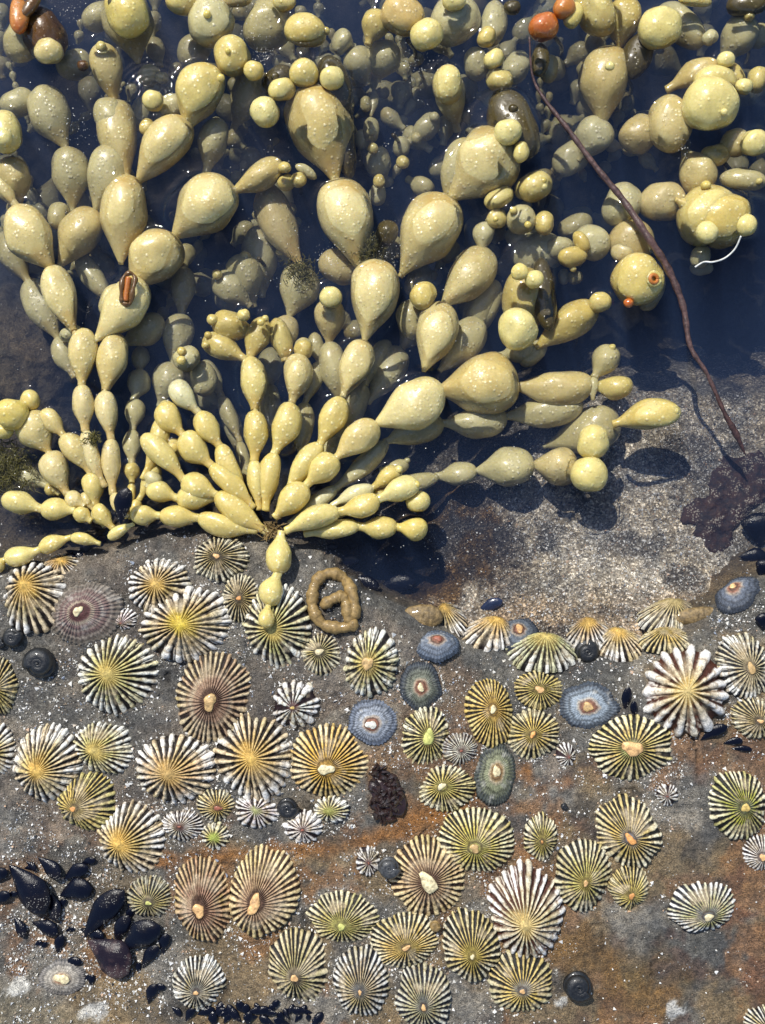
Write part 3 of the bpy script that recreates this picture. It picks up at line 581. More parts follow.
# the rest of the seaweed far below the surface reads as one dim mass
def mass():
    V, F = [], []; off = 0; r = random.Random(5)
    for k in range(95):
        px, py = r.uniform(-120, 800), r.uniform(-150, 400)
        if py > 300 - max(0, (px - 420)) * .25: continue
        if px > 640 and py > 170: continue
        z = r.uniform(-195, -105); ang = r.uniform(0, 6.28); p0 = P(px, py, z); wd = r.uniform(18, 42)
        for j in range(r.randint(2, 4)):
            ln = wd * r.uniform(1.15, 1.6); d = Vector((math.cos(ang), math.sin(ang), r.uniform(.05, .35))) * ln * S; p1 = p0 + d
            co, fa = bead_mesh(p0, p1, wd * S, 'tear', k * 9 + j, False); co = co + np.array((p0 + p1) / 2)
            V.append(co); F.append(fa + off); off += len(co); p0 = p1; ang += r.uniform(-.6, .6); wd *= r.uniform(.7, .95)
    for k in range(75):                              # smaller, paler chains nearer the surface
        px, py = r.uniform(-20, 660), r.uniform(-20, 330)
        if px > 600 and py > 200: continue
        z = r.uniform(-125, -70); ang = r.uniform(.6, 2.5); p0 = P(px, py, z); wd = r.uniform(9, 22)
        for j in range(r.randint(2, 5)):
            ln = wd * r.uniform(1.2, 1.7); d = Vector((math.cos(ang), math.sin(ang), r.uniform(.0, .3))) * ln * S; p1 = p0 + d
            co, fa = bead_mesh(p0, p1, wd * S, 'tear', 9000 + k * 9 + j, False); co = co + np.array((p0 + p1) / 2)
            V.append(co); F.append(fa + off); off += len(co); p0 = p1; ang += r.uniform(-.5, .5); wd *= r.uniform(.75, 1.0)
    o = mesh('deep_seaweed', np.concatenate(V), np.concatenate(F), BM['d'])
    tag(o, 'dim mass of bead seaweed deep under the dark blue water', 'seaweed', kind='stuff')
mass()
# ------------------------------------------------------------------ the water
def water():
    xs = np.concatenate([np.arange(-700, -400, 20), np.arange(-400, 400, 1.8), np.arange(400, 701, 20)])
    ys = np.concatenate([np.arange(-800, -530, 20), np.arange(-530, 175, 1.8), np.arange(175, 260, 12)])
    U, V = np.meshgrid(xs, ys)
    Z = (fbm(U, V, 60, 71, 3) - .5) * 3.4 + (fbm(U, V, 16, 73, 2) - .5) * .8
    H = np.zeros_like(U)
    for (a, b, r, ln, dx, dy) in EMERGE:
        m = (np.abs(U - a) < r + ln + 30) & (np.abs(V - b) < r + ln + 30)
        if not m.any(): continue
        du, dv = U[m] - a, V[m] - b; t = np.clip(du * dx + dv * dy, -ln, ln)
        d = np.hypot(du - t * dx, dv - t * dy) - r
        hh = 4.6 * np.exp(-np.maximum(d, 0) / 3.4)
        H[m] = np.maximum(H[m], hh)
    Z = Z + H
    for (c, x, y, r0) in (('F', 325, 514, 20), ('A', 380, 240, 14)):
        a, b = plan(*tile(c, x, y), 0); d = np.hypot(U - a, V - b)
        Z = Z + 1.5 * np.sin((d - r0) * 2 * math.pi / 5.4) * np.exp(-np.maximum(d - r0, 0) / 10) * (d > r0 - 4)
    # big swells of the film pulled up round the crowded tips
    for (c, x, y, ru, rv, amp) in (('B', 205, 230, 56, 52, 7), ('B', 690, 340, 44, 44, 7), ('C', 650, 290, 48, 36, 6), ('F', 175, 10, 30, 40, 5), ('C', 700, 540, 46, 26, 5), ('C', 230, 90, 28, 36, 5)):
        a, b = plan(*tile(c, x, y), 0); q = np.hypot((U - a) / ru, (V - b) / rv)
        Z = Z + amp * (1 - sstep(.62, 1.08, q))
    # sits just under the skins of beads it only films over
    nx, ny = len(xs), len(ys); top = np.stack([U * S, -V * S, Z * S], -1).reshape(-1, 3)
    f = gridfaces(nx, ny)[:, ::-1]
    zb = -420 * S
    rim = list(range(nx)) + [j * nx + nx - 1 for j in range(1, ny)] + [(ny - 1) * nx + i for i in range(nx - 2, -1, -1)] + [j * nx for j in range(ny - 2, 0, -1)]
    n0 = len(top); bot = top[rim].copy(); bot[:, 2] = zb; nr = len(rim)
    side = np.array([[rim[i], rim[(i + 1) % nr], n0 + (i + 1) % nr, n0 + i] for i in range(nr)])
    cen = np.array([[0, 0, zb]]); ci = n0 + nr
    cap = np.array([[n0 + i, n0 + (i + 1) % nr, ci, ci] for i in range(nr)])
    vs = np.concatenate([top, bot, cen]); me = bpy.data.meshes.new('water')
    fl = [tuple(q) for q in np.concatenate([f, side]).tolist()] + [tuple(q[:3]) for q in cap.tolist()]
    me.from_pydata(vs.tolist(), [], fl); me.update()
    me.polygons.foreach_set('use_smooth', np.array([i < len(f) for i in range(len(fl))]))
    me.materials.append(M_water); o = bpy.data.objects.new('water', me); COL.objects.link(o); tag(o, kind='structure')
water()
# ------------------------------------------------------------------ limpets
ST = dict(  # outer rib, inner rib, furrow, centre, rib share, ribs, height, apex colour, apex size
 W=dict(o=(.92, .89, .82), i=(.70, .50, .22), f=(.018, .012, .01), c=(.62, .40, .10), t=.40, n=27, h=.42, ac='yellow', az=.0),
 G=dict(o=(.90, .88, .78), i=(.62, .54, .22), f=(.016, .013, .012), c=(.55, .42, .13), t=.42, n=26, h=.42, ac='tan', az=.0),
 Y=dict(o=(.86, .79, .56), i=(.66, .48, .14), f=(.012, .011, .010), c=(.22, .17, .06), t=.47, n=38, h=.38, ac='peach', az=.10),
 V=dict(o=(.84, .78, .56), i=(.60, .49, .15), f=(.012, .011, .010), c=(.34, .32, .10), t=.47, n=38, h=.36, ac='green', az=.12),
 O=dict(o=(.86, .72, .44), i=(.74, .43, .08), f=(.018, .012, .008), c=(.42, .26, .07), t=.38, n=40, h=.36, ac='cream', az=.13),
 K=dict(o=(.76, .71, .53), i=(.50, .40, .18), f=(.010, .009, .010), c=(.07, .06, .05), t=.50, n=34, h=.36, ac='peach', az=.12),
 N=dict(o=(.86, .85, .78), i=(.56, .47, .20), f=(.010, .010, .015), c=(.10, .11, .12), t=.47, n=36, h=.36, ac='peach', az=.10),
 B=dict(o=(.66, .54, .34), i=(.42, .26, .16), f=(.02, .012, .01), c=(.16, .08, .05), t=.44, n=44, h=.30, ac='tan', az=.15),
 R=dict(o=(.84, .68, .38), i=(.62, .42, .22), f=(.03, .016, .01), c=(.46, .30, .20), t=.38, n=40, h=.34, ac='cream', az=.20),
 S=dict(o=(.06, .07, .085), i=(.16, .185, .21), f=(.05, .06, .08), c=(.30, .14, .09), t=.5, n=50, h=.26, ac='cream', az=.17),
 P=dict(o=(.17, .15, .12), i=(.20, .13, .12), f=(.10, .07, .06), c=(.12, .05, .05), t=.5, n=46, h=.32, ac='cream', az=.16),
 D=dict(o=(.88, .86, .82), i=(.72, .66, .58), f=(.02, .01, .012), c=(.10, .03, .03), t=.50, n=22, h=.36, ac='red', az=.08),
 X=dict(o=(.94, .91, .86), i=(.74, .64, .44), f=(.07, .025, .016), c=(.58, .44, .17), t=.40, n=16, h=.48, ac='yellow', az=.0),
)
LIMP = []
def limpet(px, py, w_, h_, rot, st, adx, ady, label, n=None, axis=None, hk=1.0, tintc=None, az=None, ac=None, lift=0.0, group='striped limpets on the rock', **over):
    s = dict(ST[st]); s.update(over)
    if tintc: s['c'] = tintc
    if ac: s['ac'] = ac
    if az is not None: s['az'] = az
    n = n or s['n']; n = int(n * .86) if n > 28 else n; idx = len(LIMP); r = np.random.default_rng(300 + idx)
    u, v, z = on_ground(px, py, 1.0 + lift); k = (D - z) / D
    rx, ry = w_ / 2 * k, h_ / 2 * k; rm = (rx + ry) / 2
    nrm = gnormal(u, v, max(rm * .7, 8)) if axis is None else Vector(axis).normalized()
    if axis is None: nrm = (nrm + Vector((r.uniform(-.16, .16), r.uniform(-.16, .16), .6))).normalized()
    per = 8 if rm > 14 else 6
    NT = n * per; NR = 22 if rm > 22 else (15 if rm > 13 else 10)
    th = np.arange(NT) / NT * 2 * math.pi; vv = np.linspace(0.0, 1, NR) ** .9
    T, R = np.meshgrid(th, vv)
    warp = sum(r.uniform(-1, 1) * .26 * np.sin(k2 * T + r.uniform(0, 6.28)) for k2 in (1, 2, 3, 5)) / 1.4
    wob = (fbm(np.cos(T) * 3 + 20 + idx, np.sin(T) * 3 + R * 1.5, .6, 400 + idx, 2) - .5) * .9
    ph = n * (T + warp * 9 / n * .9) + wob + (fbm(np.cos(T) * 9 + 40, np.sin(T) * 9 + R * 7, .8, 450 + idx, 2) - .5) * 1.5
    # rounded phase so that the pattern closes
    rib = .5 + .5 * np.cos(ph)
    rid = np.floor((ph + math.pi) / (2 * math.pi)).astype(int) % n
    rr = r.random(n)[rid]; rr2 = r.random(n)[rid]
    thr = s['t'] + .13 + (rr - .5) * .34 - .08 * (R - .6)
    soft = .10
    mk = sstep(thr - soft, thr + soft, rib)
    if rm > 13:                                       # fine riblets that start half way down the furrows
        sub = sstep(.80, .97, 1 - rib) * sstep(.45 + .25 * rr, .8, R) * (rr2 > .45)
        mk = np.maximum(mk, sub * .8 * (rr2 > (.70 if n < 30 else 2)))
    # growth bands break the ribs
    g = fbm(np.cos(T) * 2.2 + 9, np.sin(T) * 2.2 + 9, 1.0, 500 + idx, 2) * .35
    bands = np.sin((R + g * .3) * (26 if rm > 20 else 18) + idx); bmask = sstep(.55, .95, bands) * sstep(.3, .5, vnoise(ph * .31, R * 9, 1.0, 600 + idx))
    rim = 1 + (.07 if n < 22 else .035) * (rib - .5) * 2 * (1 if n < 30 else .6) + .13 * (fbm(np.cos(T) * 2 + 4, np.sin(T) * 2 + 4, 1.0, 700 + idx, 2) - .5) * 2
    H = s['h'] * rm * 1.35 * hk
    A = np.array([adx * .75, -ady * .75]); cr, sr = math.cos(math.radians(rot)), math.sin(math.radians(rot))
    ex, ey = rx * np.cos(T) * R * rim, ry * np.sin(T) * R * rim
    X = ex * cr - ey * sr + A[0] * (1 - R); Y = ex * sr + ey * cr + A[1] * (1 - R)
    Z = H * (1 - R ** 1.35) ** 1.0
    ridge = (.085 if st in 'WGXD' else .065) * rm * (1.4 if st == 'X' else 1) * (1 - .0 * R)
    if st in 'SP': ridge *= .35
    Z = Z + ridge * (mk if st != 'S' else mk * .3) * sstep(.06, .4, R) * (1 - .4 * R) + .012 * rm * np.sin(R * 38 + idx + g * 9) * sstep(.2, .5, R)
    Z = Z + rm * .05 * (fbm(X, Y, rm * .35, 800 + idx, 3) - .5) * (1 - R * .5) - 2.5 * (R >= .999)
    o_, i_, f_, c_ = (np.array(s[q]) for q in 'oifc')
    hue = 1 + (r.random(3) - .5) * .12
    ribc = lerp(i_ * hue, o_, sstep(.35, .85, R + (rr - .5) * .35))
    ribc = ribc * (.84 + .26 * rr2[..., None]); ribc = lerp(ribc, i_ * 1.1, .65 * (rr > .72))
    ribc = lerp(ribc, np.array([.30, .20, .09]), .7 * bmask * (R > .25))
    stain = sstep(.55, .75, fbm(X + 500, Y, rm * .5, 900 + idx, 3)); ribc = lerp(ribc, np.array([.42, .33, .10]), .5 * stain)
    col = lerp(f_ * (.5 + rr2[..., None]), ribc, mk)
    wear = sstep(.56, .68, fbm(X + 900, Y, rm * .42, 950 + idx, 3)) * sstep(.95, .6, R) * (.75 if rm > 18 else .4)
    col = lerp(col, lerp(np.array([.40, .30, .16]), np.array([.66, .58, .44]), fbm(X, Y + 300, 4, 960 + idx, 2)), wear * .75)
    if st in 'SP':
        rings = .5 + .5 * np.sin(R * 30 + g * 16 + idx)
        base = lerp(i_, o_, sstep(.55, .95, R)); base = lerp(base, base * .25, .8 * sstep(.45, .85, rings) * sstep(.40, .62, R))
        col = lerp(base, f_, .35 * (1 - mk) * sstep(.5, .8, R))
        if st == 'P': col = lerp(col, np.array([.42, .36, .30]), .55 * sstep(.6, .95, rings) * sstep(.2, .4, R))
        col = lerp(col, np.array([.62, .60, .54]), .5 * sstep(.62, .9, fbm(X, Y, rm * .25, 77 + idx)) )
        c1 = sstep(.42, .28, R + g * .2); col = lerp(col, c_, c1)
        col = lerp(col, np.array([.50, .42, .30]), .7 * sstep(.07, .0, np.abs(R - .38 + g * .2)))
    if st in 'BR':
        inner = sstep(.74, .56, R + g * .3 + (fbm(X, Y, rm * .3, 78 + idx) - .5) * .25) * (1.0 if st == 'B' else .55)
        er = lerp(np.array([.40, .27, .19]), np.array([.20, .12, .08]), fbm(X, Y, rm * .22, 79 + idx)); er = lerp(er, np.array([.52, .43, .30]), .8 * sstep(.1, .0, np.abs(R - .6 + g * .3)))
        col = lerp(col, er, inner * .85)
        col = lerp(col, np.array([.07, .03, .02]), .85 * sstep(.34, .22, R))
    cw = .30 if st in 'WGX' else .22
    cen = sstep(cw + .20, cw - .18, R + (fbm(X, Y, rm * .3, 1000 + idx, 3) - .5) * .35)
    if st not in 'SPBR': col = lerp(col, c_ * (.7 + .6 * fbm(X, Y, rm * .12, 1100 + idx, 2))[..., None], cen * (.9 if st in 'WGX' else .8))
    if s['az'] > 0: col = lerp(col, np.array([.05, .028, .02]), .8 * sstep(.05, .0, np.abs(R - s['az'] * 1.25)))
    col = col * (.88 + .24 * fbm(X + 90, Y, 3.0, 1200 + idx, 2))[..., None]
    co = np.stack([X, Y, Z], -1).reshape(-1, 3) * S
    q = np.array(nrm.to_track_quat('Z', 'Y').to_matrix())
    # keep the layout's compass: twist so that local x points along world x
    ex_ = q.T @ np.array([1., 0, 0]); tw = math.atan2(ex_[1], ex_[0]); Q = q @ np.array([[math.cos(tw), -math.sin(tw), 0], [math.sin(tw), math.cos(tw), 0], [0, 0, 1]])
    co = co @ Q.T
    root = empty('limpet', W3(u, v, z)); tag(root, label, 'limpet', group)
    mesh('shell', co, gridfaces(NT, NR, True), M_shell, root, col.reshape(-1, 3))
    if s['az'] > 0:                                   # the worn knob at the top
        a = s['az'] * rm * .8; e = r.uniform(1.15, 1.7); ar = r.uniform(0, 3.14)
        if rx > ry * 1.12: ar = math.radians(rot) + r.uniform(-.3, .3)
        elif ry > rx * 1.12: ar = math.radians(rot) + 1.57 + r.uniform(-.3, .3)
        th2 = np.arange(14) / 14 * 2 * math.pi; ps = np.linspace(0, math.pi * .55, 7); T2, P2 = np.meshgrid(th2, ps)
        rad = 1 + .16 * np.sin(2 * T2 + idx) + .13 * np.sin(3 * T2 + idx * 2.1) + .07 * np.sin(5 * T2 + idx)
        x = a * e * np.sin(P2) * np.cos(T2) * rad; y = a * np.sin(P2) * np.sin(T2) * rad; zz = a * .36 * np.cos(P2) * (1 + .12 * np.sin(3 * x / a + idx)) + H - a * .12
        xx = x * math.cos(ar) - y * math.sin(ar) + A[0]; yy = x * math.sin(ar) + y * math.cos(ar) + A[1]
        mesh('apex', (np.stack([xx, yy, zz], -1).reshape(-1, 3) * S) @ Q.T, gridfaces(14, 7, True), M_apex[s['ac']], root)
    LIMP.append((u, v, rx, ry, math.radians(rot), z))
    return root
lim = limpet
lim(35, 597, 62, 70, 0, 'W', -10, -14, 'white limpet with thin brown furrows under the low seaweed at the left edge', n=22)
lim(88, 614, 74, 60, 25, 'P', -8, -6, 'smooth purplish brown limpet with pale growth rings, upper left')
lim(160, 585, 64, 56, 10, 'W', -3, 0, 'white limpet high on the rock between the purplish brown one and the seaweed', n=24)
lim(220, 558, 54, 46, 5, 'K', -2, -1, 'dark limpet with fine yellow ribs just under the seaweed, left of the holdfast', n=34)
lim(241, 597, 38, 48, 0, 'K', -1, 2, 'small dark limpet with an orange knob right of the big white one, upper left', ac='orange')
lim(186, 624, 90, 76, 8, 'W', -4, 0, 'big white limpet with a yellow-green centre, upper left', n=26, tintc=(.62, .46, .06))
lim(125, 619, 24, 20, 0, 'D', -4, 5, 'very small white and purple limpet beside the smooth purplish brown one', n=18)
lim(118, 674, 80, 76, 0, 'G', -9, -2, 'white limpet with greenish ribs on its left, beside the black snail', n=28)
lim(214, 696, 74, 90, -12, 'B', -3, 6, 'large brown limpet with a worn ringed centre and striped rim', az=.2)
lim(278, 625, 68, 80, 0, 'G', -4, 2, 'white limpet with the hanging seaweed beads lying across it', n=28)
lim(321, 654, 40, 42, 0, 'K', -2, -2, 'dark limpet with a cream knob just below the brown coil', ac='cream', az=.17, n=30)
lim(371, 664, 54, 68, -8, 'G', -3, -3, 'cream and white limpet with a bulging tan knob, right of the brown coil', n=22, az=.2, ac='tan')
lim(296, 705, 46, 48, 0, 'D', -3, 0, 'star-like white limpet with few ribs and dark red furrows', n=15, t=.38, ac='yellow')
lim(421, 685, 42, 50, 10, 'S', -2, 2, 'dark blue-black smooth limpet with a tan centre, middle', o=(.05, .06, .075), i=(.16, .17, .13))
lim(373, 722, 52, 46, -10, 'S', -3, 2, 'pale blue smooth limpet with a red-brown ring round a white knob', o=(.17, .20, .26), i=(.32, .35, .40), ac='white', az=.22)
lim(490, 712, 50, 66, 5, 'O', 0, -3, 'tall oval limpet with fine ochre ribs and a cream knob, centre right', n=42, o=(.74, .60, .26), i=(.68, .46, .12))
lim(426, 738, 48, 60, -5, 'V', 1, -5, 'limpet with yellow-green ribs and a large lime knob, right of the pale blue one', n=32, az=.24)
lim(460, 749, 34, 32, 0, 'D', 0, 0, 'small limpet with a dark red tip squeezed between the lime-knobbed and ochre ones', n=28, o=(.5, .48, .45))
lim(496, 775, 44, 62, -8, 'S', -2, -6, 'smooth grey-green limpet ringed in dark grey', o=(.07, .08, .07), i=(.22, .23, .14), c=(.35, .22, .10))
lim(447, 789, 54, 46, 12, 'V', -7, -6, 'yellow-green limpet with a slit-like cream knob above the rust band', n=34, ac='cream', az=.14)
lim(331, 760, 82, 76, 0, 'O', -6, 8, 'large orange-yellow limpet with a cream broken knob', n=44, az=.17)
lim(256, 754, 76, 90, 0, 'W', -5, 2, 'very large white limpet with an orange-brown heart, left of the orange-yellow one', n=30)
lim(48, 762, 66, 78, -12, 'W', -7, 8, 'white limpet with an off-centre tan tip low on its left, left side', n=32)
lim(104, 747, 60, 52, -18, 'G', -8, 4, 'white limpet with a greenish centre and orange tip, wedged between two larger white ones', n=28)
lim(87, 800, 58, 60, -25, 'Y', -12, 8, 'dark limpet with thin olive-yellow ribs and a low-set orange tip, left side', n=34, o=(.62, .54, .22), ac='orange')
lim(176, 768, 84, 68, -5, 'W', -5, 3, 'wide white limpet with a worn orange-tan centre, left of the very large white one', n=30, tintc=(.46, .30, .10))
lim(132, 837, 68, 72, -15, 'W', -10, 4, 'white limpet with crowded ribs on the right and a tan tip, above the mussels', n=32)
lim(183, 825, 42, 32, 0, 'D', -3, -2, 'small white and black limpet with a purple-red tip, below the wide white one', n=24, ac='red')
lim(216, 804, 38, 33, 0, 'Y', 3, 2, 'small ochre limpet with a dark red-brown tip, below the wide white one', n=24, ac='red', az=.16, tintc=(.12, .05, .03))
lim(215, 836, 30, 28, 0, 'G', 0, 0, 'small white limpet with a bright green centre at the left end of the rust band', n=16, tintc=(.36, .42, .08))
lim(257, 811, 44, 32, -8, 'D', -2, -3, 'small white star limpet with a green centre left of a black snail', n=18, t=.36, tintc=(.32, .34, .10), az=0)
lim(303, 827, 38, 31, 0, 'D', 0, 1, 'small white star limpet right beneath a black snail, above the rust band', n=16, t=.36)
lim(331, 809, 36, 26, 0, 'G', 0, 1, 'tiny green-centred limpet under the large orange-yellow one', n=18, tintc=(.30, .30, .08))
lim(368, 861, 24, 30, 0, 'D', 0, 1, 'tiny star limpet with a wine-red tip left of the black snail on a shell', n=14)
lim(428, 876, 80, 78, -20, 'R', 0, 2, 'large ochre and brown limpet with a big cream knob and a snail on its rim', n=42, az=.24)
lim(475, 840, 78, 66, -8, 'V', -2, 5, 'large yellow-green limpet with a narrow tan knob, at the right end of the rust band', n=42, ac='tan', az=.14, o=(.84, .78, .50), i=(.66, .50, .12))
lim(-1, 686, 34, 60, 0, 'Y', -4, 0, 'yellow-white striped limpet cut off by the left edge, below the black snail', n=34, o=(.65, .58, .38))
lim(-2, 750, 34, 54, 0, 'W', -6, 0, 'sliver of a white limpet cut by the left edge, beside the low-tipped white one', n=26)
lim(204, 898, 58, 84, 6, 'R', -5, 12, 'reddish brown oval limpet with a dark-rimmed orange knob, below the rust band', n=44, ac='peach', az=.2, i=(.50, .28, .16), o=(.60, .44, .24))
lim(264, 890, 68, 88, -12, 'R', -9, 14, 'tall oval ochre limpet with a broken peach and brown knob, right of the reddish one', n=42, ac='peach', az=.19)
lim(151, 897, 48, 40, 0, 'K', 0, 4, 'dull grey limpet with a lime-green tip next to the mussels', n=28, ac='green', o=(.44, .42, .32))
lim(199, 981, 50, 54, 0, 'N', -3, 9, 'grey and cream limpet with a peach tip, near the bottom left', n=34, i=(.40, .36, .24))
lim(344, 917, 70, 54, -6, 'V', -3, 7, 'wide limpet with white and brown stripes and a bright green top', n=40, o=(.80, .72, .48), i=(.44, .40, .12))
lim(299, 965, 60, 74, 18, 'K', -5, 8, 'dark oval limpet with buff stripes and an orange tip, bottom left of the middle', n=36, ac='peach', o=(.72, .62, .40))
lim(361, 981, 54, 72, 0, 'N', -2, 6, 'narrow upright limpet with white and grey stripes, bottom middle', n=38, o=(.75, .74, .68), i=(.45, .38, .22), az=.07)
lim(404, 940, 68, 56, 12, 'Y', 2, 3, 'olive-yellow limpet with a dark top and orange tip below the ochre and brown one', n=42, ac='peach')
lim(424, 997, 56, 68, 12, 'N', -1, 6, 'cream and black striped limpet near the bottom edge, right of the narrow upright one', n=36, i=(.40, .37, .20), o=(.62, .60, .50))
lim(470, 945, 58, 72, 14, 'Y', 2, 7, 'bright yellow limpet with white tipped ribs and a small cream knob, bottom middle', n=36, o=(.78, .72, .52), i=(.56, .43, .12), tintc=(.34, .27, .06), ac='cream', az=.08)
lim(526, 911, 74, 92, 4, 'X', -4, 9, 'largest bold white limpet with broad ribs and red-brown furrows, lower middle', n=27, t=.46)
lim(520, 982, 66, 64, 0, 'Y', 1, 4, 'buff striped limpet with a blue-grey halo round an orange tip, bottom edge', n=36, o=(.62, .56, .36), tintc=(.16, .17, .18), ac='peach', az=.09)
lim(582, 875, 58, 74, -8, 'Y', -1, 3, 'golden limpet with white rib ends at the top and a small tan tip, lower right', n=36, o=(.75, .70, .52), i=(.54, .42, .13), tintc=(.30, .23, .05), az=.08)
lim(541, 837, 34, 46, 0, 'Y', -1, 3, 'small bright yellow oval limpet left of the two golden ones', n=26, i=(.5, .40, .10), ac='orange', az=.07)
lim(627, 832, 62, 74, 28, 'Y', 2, 4, 'black and straw striped limpet with a slate-blue patch and orange knob', n=38, tintc=(.10, .12, .17), ac='orange', az=.14)
lim(629, 887, 40, 46, 0, 'Y', 0, 6, 'small grey-buff limpet with a pink-orange tip tucked beside the golden one', n=28, o=(.64, .57, .37), ac='orange', az=.16)
lim(631, 748, 82, 62, 5, 'V', -2, -5, 'wide yellow-green limpet with a large peach knob, below the boldest white star', n=40, ac='peach', az=.24, o=(.86, .78, .52), i=(.62, .50, .15), tintc=(.26, .32, .12))
lim(738, 804, 56, 72, 14, 'Y', 4, 0, 'yellow and black oval limpet with a yellow knob at the right edge', n=38, tintc=(.14, .17, .12), ac='yellow', az=.15, i=(.40, .38, .06))
lim(759, 853, 34, 36, 0, 'D', 2, 2, 'small limpet with a peach tip cut by the right edge', n=26, ac='peach', az=.2)
lim(667, 795, 22, 22, 0, 'D', 0, 0, 'tiny white star limpet alone on bare rock at the right', n=14)
lim(566, 755, 20, 24, 0, 'D', 3, 2, 'tiniest half-buried striped limpet below the yellow ones, centre right', n=14)
lim(533, 733, 54, 50, 0, 'Y', -3, 1, 'yellow limpet with white rib ends and an orange tip, below the smooth blue one', n=34, o=(.70, .64, .42), ac='orange')
lim(539, 690, 50, 38, 0, 'Y', -2, 1, 'small ochre limpet with a pale peach knob, left of the smooth blue one', n=34, o=(.70, .58, .28), i=(.62, .46, .14), az=.18)
lim(588, 706, 60, 46, -5, 'S', -1, 1, 'smooth sky-blue limpet with a dark striped rim and tan centre', o=(.07, .085, .11), i=(.28, .33, .38), ac='tan', az=.2)
lim(684, 692, 80, 86, -10, 'X', -1, -2, 'boldest white star limpet with thick ribs and a yellow tip, right side', n=17, hk=1.15)
lim(744, 666, 52, 68, 15, 'N', 3, 4, 'white and black striped limpet with a brown knob at the right edge', n=34, ac='tan', az=.15, i=(.52, .44, .24), tintc=(.32, .26, .16))
lim(755, 718, 46, 42, 0, 'K', 4, 2, 'dark grey limpet with thin pale ribs at the right edge', n=32)
T1 = (0, 1.05, 1)
lim(436, 645, 50, 34, 0, 'S', 2, -3, 'blue-grey smooth limpet seen from the side on the ledge, near the small tan anemone', axis=(0.0, .75, 1), o=(.10, .13, .18), i=(.17, .20, .25), ac='red', az=.2, hk=1.3)
lim(517, 633, 42, 40, 20, 'S', 4, 0, 'blue and dark banded limpet half hidden behind the fan-like one on the ledge', axis=(-.2, .7, 1), o=(.05, .06, .085), i=(.17, .20, .24), ac='peach', az=.2, hk=1.3)
lim(541, 654, 74, 44, 0, 'G', 4, -4, 'greenish white limpet seen from the side like a fan on the rock ledge', n=30, axis=(0, 1.1, 1), hk=1.55, i=(.48, .48, .20), group='limpets on the ledge by the water')
lim(588, 634, 46, 38, 0, 'W', 2, -4, 'cream limpet on the ledge just behind a small black snail', n=22, axis=(-.25, 1.0, 1), hk=1.6, group='limpets on the ledge by the water')
lim(619, 645, 50, 40, -10, 'W', -3, -4, 'white limpet with long spreading ribs on the ledge right of the small black snail', n=24, axis=(-.1, 1.1, 1), hk=1.55, group='limpets on the ledge by the water')
lim(489, 636, 56, 40, 10, 'W', 6, -6, 'cream-white limpet leaning on the ledge left of the blue banded one', n=20, axis=(.2, 1.15, 1), hk=1.7, group='limpets on the ledge by the water')
lim(451, 620, 30, 44, 30, 'W', -2, -6, 'white limpet seen side-on beside the tan anemone', n=20, axis=(-.5, .9, 1), hk=1.9, group='limpets on the ledge by the water')
lim(668, 617, 68, 40, 15, 'N', 2, -5, 'white and black limpet spreading its ribs leftwards at the water edge, right side', n=28, axis=(.15, 1.15, 1), hk=1.6, o=(.78, .74, .62), i=(.6, .5, .25), az=0, tintc=(.45, .35, .15), group='limpets on the ledge by the water')
lim(666, 641, 52, 32, 0, 'Y', -3, -3, 'tan striped limpet seen side-on right above the boldest white star', n=26, axis=(-.1, 1.0, 1), hk=1.5, az=0, group='limpets on the ledge by the water')
lim(737, 594, 50, 34, 35, 'S', -4, -4, 'long blue-grey limpet leaning on the ledge beside the right edge', axis=(-.4, .8, 1), o=(.06, .07, .09), i=(.14, .16, .20), ac='peach', az=.14, hk=1.5)
lim(702, 906, 68, 52, 10, 'N', 2, 9, 'blue-black and white striped limpet alone on the rusty rock, lower right', n=38, o=(.82, .81, .76), i=(.42, .40, .18), tintc=(.10, .12, .16), ac='cream', az=.14)
lim(768, 1026, 46, 40, 0, 'N', 0, 2, 'limpet peeking into the bottom right corner', n=34)
lim(62, 978, 50, 36, 0, 'S', 3, -2, 'pale worn limpet with a cream top filmed with water, bottom left corner', o=(.24, .22, .20), i=(.42, .38, .32), c=(.36, .20, .12), az=.3)
lim(60, 566, 40, 24, 0, 'W', 4, -4, 'white striped limpet mostly hidden under the lowest seaweed strand at the left', n=20)
# ------------------------------------------------------------------ mussels and snails
def mussel(px, py, ln, wd, ang, label=None, m=None, group='blue-black mussels', tilt=.15, lift=0, parts=True, seed=0):
    u, v, z = on_ground(px, py, wd * .22 + lift); k = (D - z) / D; ln *= k * 1.06; wd *= k * .88
    root = tag(empty('mussel', W3(u, v, z)), label, 'mussel', group)
    r = random.Random(int(px * 7 + py)); a = math.radians(ang)
    nt, ns = 14, 12
    for sgn in (1, -1):
        t = np.linspace(0, 1, nt); th = np.linspace(0, math.pi, ns)
        TH, T = np.meshgrid(th, t)
        out = np.where(T < .55, (T / .55) ** .85, np.sqrt(np.clip(1 - ((T - .55) / .45) ** 2.2, 0, 1))); out[0] = out[-1] = 0
        x = (T - .5) * ln; c = np.cos(TH); y = c * out * wd / 2 + wd * .10 * np.sin(math.pi * T) * r.choice((1, 1))
        zz = sgn * np.sin(TH) ** 1.35 * out * wd * (.20 if sgn > 0 else .12) + sgn * .25 + .15 * np.sin(T * 40) * np.sin(TH)
        X = x * math.cos(a) - y * math.sin(a); Y = x * math.sin(a) + y * math.cos(a); Zt = zz + x * tilt
        co = np.stack([X, Y, Zt], -1).reshape(-1, 3) * S; f = gridfaces(ns, nt)
        if sgn > 0: f = f[:, ::-1]
        mesh('valve', co, f, m or M_mussel, root)
    return root
MH = 14 - on_ground(124, 506)[2]
mussel(27, 889, 58, 36, -52, 'longest blue-black mussel at the far left of the bottom left cluster', tilt=.05)
